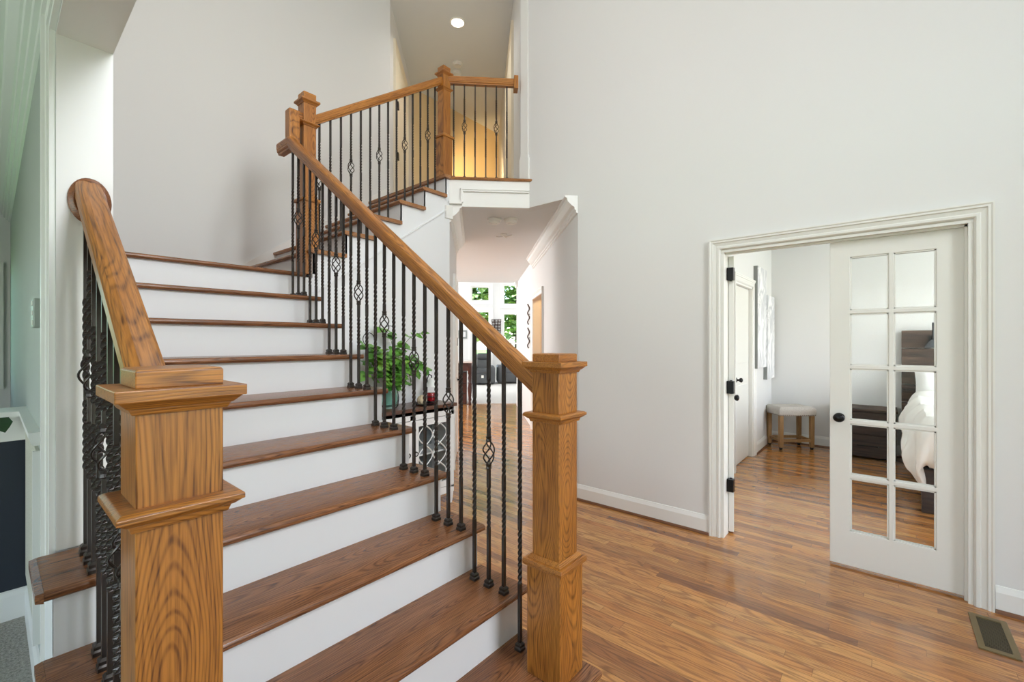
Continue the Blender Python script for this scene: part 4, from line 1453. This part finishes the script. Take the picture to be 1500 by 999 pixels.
# ceiling fittings
def disc(name, label, cat, c, r, h, group=None, m=None, ring=True):
    mb = MB()
    mb.lathe(c[0], c[1], [(r, c[2] - .0005), (r, c[2] - h * .35), (r * .93, c[2] - h * .45), (r * .8, c[2] - h * .5), (r * .76, c[2] - h), (r * .2, c[2] - h * 1.05)], 24)
    o = single(name, mb, m or M['plastic'], label, cat, group, smooth=True)
    return o
for x, lb in ((724, 'round white smoke detector on the hall ceiling, left of the pair'), (748.5, 'round white smoke detector on the hall ceiling, right of the pair')):
    dep = 648.6 * (ZC - 1.4) / (500.6 - 321)
    a = (x - 750) / 648.6
    X, Y = dep * (.7630 + a * .6464), dep * (.6464 - a * .7630)
    o = disc('smoke_detector', lb, 'smoke detector', (X, Y, ZC), .075, .045, 'smoke detectors in the hall')
    put('sensor_grille', MB().lathe(X, Y, [(.03, ZC - .045), (.032, ZC - .055), (.01, ZC - .057)], 16), M['plastic'], o, local=True, smooth=True)
dep = 648.6 * (ZC - 1.4) / (500.6 - 343)
a = (738 - 750) / 648.6
X, Y = dep * (.7630 + a * .6464), dep * (.6464 - a * .7630)
hf = thing('ceiling_fixture', 'small white spider shaped fitting on hall ceiling behind the detectors', 'light fixture', (X, Y, ZC))
put('mounting_plate', MB().lathe(X, Y, [(.04, ZC - .0005), (.04, ZC - .012), (.015, ZC - .02), (.01, ZC - .03)], 16), M['plastic'], hf, smooth=True)
mb = MB()
for k in range(4):
    an = k * math.pi / 2 + .4
    mb.tube([(X, Y, ZC - .025), (X + .06 * math.cos(an), Y + .06 * math.sin(an), ZC - .03), (X + .1 * math.cos(an), Y + .1 * math.sin(an), ZC - .018)], .006, 6)
put('arms', mb, M['plastic'], hf, smooth=True)
def up_at(x, y):
    dep = 648.6 * (ZT - 1.4) / (500.6 - y)
    a = (x - 750) / 648.6
    return dep * (.7630 + a * .6464), dep * (.6464 - a * .7630)
X, Y = up_at(670, 33)
rl = thing('recessed_light', 'lit round recessed light in the upstairs ceiling', 'light', (X, Y, ZT))
put('trim_ring', MB().loops([[(X + r_ * math.cos(t * math.pi / 16), Y + r_ * math.sin(t * math.pi / 16), ZT - z) for t in range(32)] for r_, z in ((.098, .0005), (.096, .006), (.078, .008), (.074, .002), (.098, .0005))], cap=False), M['plastic'], rl, smooth=True)
put('lamp_lens', MB().lathe(X, Y, [(.075, ZT - .001), (.07, ZT - .006), (.02, ZT - .009)], 24), M['lampon'], rl, smooth=True)
sp = spot('recessed_lamp', (X, Y, ZT - .02), 50, (1, .95, .88), .06)
for (x, y, lb) in ((670, 93, 'white smoke detector on the upstairs ceiling, nearer the light'), (669, 106, 'white smoke detector on upstairs ceiling just above the balcony rail')):
    X, Y = up_at(x, y)
    o = disc('smoke_detector', lb, 'smoke detector', (X, Y, ZT), .07, .04, 'upstairs smoke detectors')
# warm lamp in the room off the upstairs hall
ul = spot('upper_wall_lamp', (4.75, 4.55, 3.9), 150, (1, .70, .34), .1, 75)
ul.rotation_euler = Vector((1.25, 1.2, .45)).to_track_quat('-Z', 'Y').to_euler()
lamp_d = bpy.data.lights.new('hall_room_lamp', 'POINT')
lamp_d.energy = 22
lamp_d.color = (1, .72, .38)
lamp_d.shadow_soft_size = .1
lo = bpy.data.objects.new('hall_room_lamp', lamp_d)
C.objects.link(lo)
lo.location = (*dg(1.5, 6.2), 2.3)

# ------------------------------------------------------------------ bedroom furniture
st = thing('stool', 'grey upholstered saddle stool with nail trim in the bedroom corner', 'stool', (6.865, .985, 0), -R(49.9))
Lm = root_matrix(st)
hw, hd, zt = .235, .165, .555
mb = MB(Lm)
def fseat(u_, v_):
    x, y = (u_ * 2 - 1), (v_ * 2 - 1)
    e = (1 - max(0, abs(x) - .86) * 3) * 1
    zz = zt - .03 + .03 * x * x - .05 * max(0, abs(x) - .8) ** 1.5 * 8 - .05 * max(0, abs(y) - .75) ** 1.5 * 8
    return (x * hw, y * hd, zz)
mb.grid(fseat, 16, 10)
rim = MB(Lm)
rim.box(-hw, hw, -hd, hd, zt - .115, zt - .045)
put('seat', rim, M['seat'], st, bev=.012, seg=3, smooth=True)
mb2 = MB(Lm)
mb2.loops([[(sx * k, sy * k2, z) for sx, sy in ((-hw, -hd), (0, -hd - .004), (hw, -hd), (hw + .003, 0), (hw, hd), (0, hd + .004), (-hw, hd), (-hw - .003, 0))] for k, k2, z in ((1, 1, zt - .09), (1.01, 1.01, zt - .05), (.98, .97, zt - .02), (.88, .84, zt), (.5, .5, zt - .008), (.05, .05, zt - .014))])
put('cushion', mb2, M['seat'], st, smooth=True)
bmesh.ops.delete(mb.bm, geom=mb.bm.verts[:], context='VERTS'); mb.bm.free()
mb = MB(Lm)
for i in range(17):
    x = -hw + .015 + (2 * hw - .03) * i / 16
    for sy in (-1, 1):
        mb.ball((x, sy * (hd + .002), zt - .105), .006, seg=6, rng=4)
for i in range(11):
    y = -hd + .015 + (2 * hd - .03) * i / 10
    for sx in (-1, 1):
        mb.ball((sx * (hw + .002), y, zt - .105), .006, seg=6, rng=4)
nh = put('nail_trim', mb, M['metal'], st)
for sx in (-1, 1):
    for sy in (-1, 1):
        mb = MB(Lm)
        x, y = sx * (hw - .035), sy * (hd - .035)
        mb.frustum(x, y, 0.03, zt - .11, .022, .024)
        lg = put('leg', mb, M['stoolwood'], st, bev=.003)
        mb = MB(Lm)
        mb.lathe(x, y, [(.018, 0), (.021, .01), (.021, .03)], 10)
        put('foot_cap', mb, M['black'], lg)
for sy in (-1, 1):
    put('stretcher', MB(Lm).box(-hw + .05, hw - .05, sy * (hd - .035) - .01, sy * (hd - .035) + .01, .10, .135), M['stoolwood'], st)
put('stretcher', MB(Lm).box(-hw + .025, -hw + .045, -hd + .05, hd - .05, .10, .135), M['stoolwood'], st)
put('stretcher', MB(Lm).box(hw - .045, hw - .025, -hd + .05, hd - .05, .10, .135), M['stoolwood'], st)

for (a, b, z0, z1, dth, lb) in ((6.07, 6.60, 1.07, 2.33, .045, 'tall narrow floral canvas nearer the bedroom door'), (6.64, 7.12, .90, 2.02, .045, 'tall narrow floral canvas nearest the bedroom corner, hung lower')):
    cv = thing('canvas_print', lb, 'wall art', ((a + b) / 2, BU, z0), 0, 'floral canvases in the bedroom')
    put('stretcher_frame', MB().box(a, b, BU - dth, BU - .001, z0, z1), M['canvasedge'], cv)
    put('printed_face', MB().box(a + .001, b - .001, BU - dth - .003, BU - dth, z0 + .001, z1 - .001), M['art'], cv)
so = single('power_outlet', MB().box(6.86, 6.93, BU - .007, BU - .0005, .33, .445), M['plastic'], 'white power outlet low on the bedroom wall beside the stool', 'outlet', bev=.002)
put('socket', MB().box(6.88, 6.91, BU - .009, BU - .006, .35, .38).box(6.88, 6.91, BU - .009, BU - .006, .395, .425), M['grey'], so, local=True)

ns = thing('dresser', 'low dark reclaimed wood dresser against the bedroom back wall', 'dresser', (6.95, .14, 0))
nx0, nx1, ny0, ny1, nzt = 6.72, 7.155, -.08, .50, .60
put('body', MB().box(nx0 + .012, nx1, ny0, ny1, .03, nzt - .03), M['barndark'], ns, bev=.003)
put('dresser_top', MB().box(nx0 - .01, nx1 + .005, ny0 - .012, ny1 + .012, nzt - .03, nzt), M['barn'], ns, bev=.003)
for z0, z1 in ((.05, .29), (.30, .555)):
    dr = put('drawer', MB().box(nx0 - .006, nx0 + .012, ny0 + .015, ny1 - .015, z0, z1), M['barndark'], ns, bev=.003)
    mb = MB()
    zc = (z0 + z1) / 2
    mb.tube([(nx0 - .006, .08, zc), (nx0 - .03, .08, zc), (nx0 - .03, .28, zc), (nx0 - .006, .28, zc)], .006, 6)
    put('handle', mb, M['black'], dr)

bd = thing('bed', 'platform bed with dark reclaimed wood headboard and footboard', 'bed', (6.0, -1.0, 0))
bu0, bu1 = -1.80, -.16
mb = MB()
for j in range(6):
    z0 = .25 + .215 * j
    mb.box(7.09, 7.13, bu0, bu1 + .03, z0, z0 + .208)
put('headboard', mb, M['barn'], bd, bev=.003)
put('footboard', MB().box(4.94, 5.0, bu0, -.215, 0, .36), M['barndark'], bd, bev=.004)
put('side_rail', MB().box(5.0, 7.09, -.25, -.215, .12, .34), M['barndark'], bd, bev=.003)
put('side_rail', MB().box(5.0, 7.09, bu0, bu0 + .035, .12, .34), M['barndark'], bd, bev=.003)
put('platform', MB().box(5.0, 7.09, bu0 + .035, -.25, .20, .28), M['barndark'], bd)
for y in (-.26, bu0 + .04):
    put('leg', MB().box(6.9, 6.98, y - .04, y + .04, 0, .12), M['barndark'], bd)
single('mattress', MB().box(5.04, 7.07, bu0 + .05, -.27, .285, .68), M['pillow'], 'white mattress on the dark wood bed under the comforter', 'mattress', bev=.05, seg=3, smooth=True)
mb = MB()
def fcom(a, b):
    p_ = 4.58 + (6.70 - 4.58) * a                 # foot overhang included
    q_ = .22 - 2.0 * b                            # side overhang included
    of, os_ = max(0, 4.96 - p_), max(0, q_ + .26)
    d_ = math.sqrt(of * of + os_ * os_)
    n1_ = noise.noise(Vector((p_ * 2.6, q_ * 2.8, 0)))
    n2_ = noise.noise(Vector((p_ * 6.5, q_ * 6.5, 5)))
    puff = .05 * (abs(math.sin(p_ * 6.2 + n1_)) * abs(math.sin(q_ * 6.2 + n1_))) ** .5
    z = .76 + .05 * n1_ + .02 * n2_ + puff * .8 + .05 * max(0, p_ - 5.9)
    if d_ > 0:
        ux, uy = -of / d_, os_ / d_
        arc = min(1, d_ / .12)
        z -= max(0, d_ - .03) * .98 + .02 * arc
        out = .055 * arc + .07 * math.sin(min(1, d_ / .5) * 2.6) + .05 * n1_ * arc + .03 * math.sin((p_ + q_) * 14) * min(1, d_ * 3)
        return (max(p_, 4.96) + ux * out, min(q_, -.26) + uy * out, max(z, .20))
    return (p_, q_, z)
mb.grid(fcom, 60, 56)
cf = single('comforter', mb, M['linen'], 'rumpled white comforter spilling over the near side of the bed', 'bedding', smooth=True)
md = cf.modifiers.new('thickness', 'SOLIDIFY'); md.thickness = .025; md.offset = 1
def pillow(label, c, w_, h_, t_, tilt):
    mb = MB(Matrix.Translation(c) @ Matrix.Rotation(tilt, 4, 'Y'))
    n = 14
    for sg in (1, -1):
        def f(a, b):
            x, y = a * 2 - 1, b * 2 - 1
            k = ((1 - x ** 4) * (1 - y ** 4)) ** .5
            pin = 1 - .09 * (1 - abs(x * y)) * 1
            return (sg * t_ * k * .5, x * w_ / 2 * (1 - .06 * (1 - y * y)), y * h_ / 2 * (1 - .06 * (1 - x * x)) )
        mb.grid(f, n, n)
    bmesh.ops.remove_doubles(mb.bm, verts=mb.bm.verts[:], dist=.0005)
    o = single('pillow', mb, M['pillow'], label, 'pillow', 'pillows on the bed', smooth=True)
    return o
pillow('white pillow propped against the headboard nearest the dresser', (6.88, -.56, .90), .66, .46, .17, R(18))
pillow('white pillow propped against the headboard away from the dresser', (6.88, -1.34, .90), .66, .46, .17, R(18))
sl = thing('wall_sconce', 'black arm lamp with clear bell shade mounted on the headboard', 'lamp', (7.08, -.40, 1.4))
sx, sy = 7.0, -.40
mb = MB()
mb.box(7.075, 7.089, sy - .035, sy + .035, 1.38, 1.47)
mb.tube([(7.08, sy, 1.43), (7.04, sy, 1.47), (sx, sy, 1.475)], .008, 8)
mb.tube([(sx, sy, 1.36), (sx, sy, 1.62)], .009, 8)
put('arm', mb, M['black'], sl, smooth=True)
mb = MB()
mb.lathe(sx, sy, [(.022, 1.42), (.05, 1.39), (.085, 1.33), (.083, 1.33), (.048, 1.386), (.02, 1.415)], 20)
put('lamp_shade', mb, mat('smoky_shade', rgb(84, 88, 92), .25, metal=.3), sl, smooth=True)
mb = MB()
mb.ball((sx, sy, 1.355), .024, rz=.034)
put('bulb', mb, M['sheer'], sl, smooth=True)

# ------------------------------------------------------------------ floor vent, thermostat, vine leaf, small side room things
fv = thing('floor_vent', 'bronze slatted floor vent beside the French door casing', 'vent', (3.09, -.38, 0))
va, vb, vc, vd = 2.92, 3.27, -.452, -.318
mb = MB(Matrix.Rotation(math.pi / 2, 4, 'X').inverted() if False else Matrix(((1, 0, 0, 0), (0, 0, 1, 0), (0, 1, 0, 0), (0, 0, 0, 1))))
mb.holes(va, vb, vc, vd, .0005, .006, [(va + .028, vb - .028, vc + .024, vd - .024)])
put('frame', mb, M['vent'], fv)
put('duct_shade', MB().box(va + .028, vb - .028, vc + .024, vd - .024, .0004, .0012), M['ventdark'], fv)  # thin dark sheet standing for the shade between the slats
for i in range(22):
    x = va + .034 + (vb - va - .072) * i / 21
    put('slat', MB().hull([(x, vc + .024, .0012), (x + .002, vc + .024, .0012), (x + .002, vd - .024, .0012), (x, vd - .024, .0012)], [(x + .001, vc + .024, .0038), (x + .003, vc + .024, .0038), (x + .003, vd - .024, .0038), (x + .001, vd - .024, .0038)]), M['slat'], fv)

th = thing('thermostat', 'pale grey wall control box on the wall left of the staircase', 'control box', (.131, 2.4, 1.5))
put('case', MB().box(.101, .1305, 2.35, 2.47, 1.452, 1.558), M['grey'], th, bev=.004)
for z in (1.47, 1.505, 1.54):
    put('button', MB().box(.0985, .102, 2.37, 2.40, z - .008, z + .008), M['plastic'], th)

vl = thing('trailing_vine', 'single dark leaf vine trailing over the white ledge of the navy half wall', 'plant', (-.1, 3.33, 1.05))
mb = MB()
mb.tube([(-.8, 3.42, 1.055), (-.4, 3.40, 1.056), (-.18, 3.345, 1.056), (-.1, 3.315, 1.03), (-.02, 3.31, .96), (.03, 3.31, .955)], .0025, 6)
mb.tube([(-.3, 3.345, 1.056), (-.18, 3.315, 1.01), (-.08, 3.312, .93), (.05, 3.312, .985)], .002, 6)
put('stem', mb, M['leafdark'], vl)
mb = MB()
leaf(mb, (.03, 3.30, 1.03), (.25, -.1, -1), (0, -1, .2), .07)
leaf(mb, (-.35, 3.38, 1.07), (-.6, -.3, .2), (0, -.3, 1), .10)
leaf(mb, (-.55, 3.40, 1.07), (.3, -.6, .3), (0, -.3, 1), .09)
put('foliage', mb, M['leafdark'], vl)

# ------------------------------------------------------------------ outside
struct('ground', MB().box(-30, 60, -30, 60, -.5, -.14), M['lawn'])
def tree(label, q, s_, h, r_, seed, z0=-.14):
    X, Y = dg(q, s_)
    t = thing('tree', label, 'tree', (X, Y, z0), 0, 'trees beyond the living room windows')
    put('trunk', MB().tube([(X, Y, z0), (X + .1, Y, z0 + h * .3), (X, Y + .1, z0 + h * .7)], [.22, .16, .08], 8), M['bark'], t, smooth=True)
    rn = random.Random(seed)
    mb = MB()
    for i in range(1500):
        a = rn.uniform(0, 2 * math.pi); zz = rn.uniform(-1, 1); rr_ = rn.uniform(.45, 1) ** .6
        k = math.sqrt(1 - zz * zz)
        p = Vector((X + r_ * rr_ * k * math.cos(a), Y + r_ * rr_ * k * math.sin(a), z0 + h * .58 + h * .42 * zz * rr_))
        leaf(mb, p, (rn.uniform(-1, 1), rn.uniform(-1, 1), rn.uniform(-1, .5)), (0, 0, 1), rn.uniform(.25, .5))
    put('foliage', mb, M['tree'], t)
tree('leafy green tree outside, behind the left window column', pq(688, 24), 24, 9, 1.6, 1)
tree('leafy green tree outside, behind the right window column', pq(758, 27), 27, 10, 1.7, 2)
tree('leafy green tree outside, farther off between the two window columns', pq(727, 38), 38, 12, 4.0, 5)
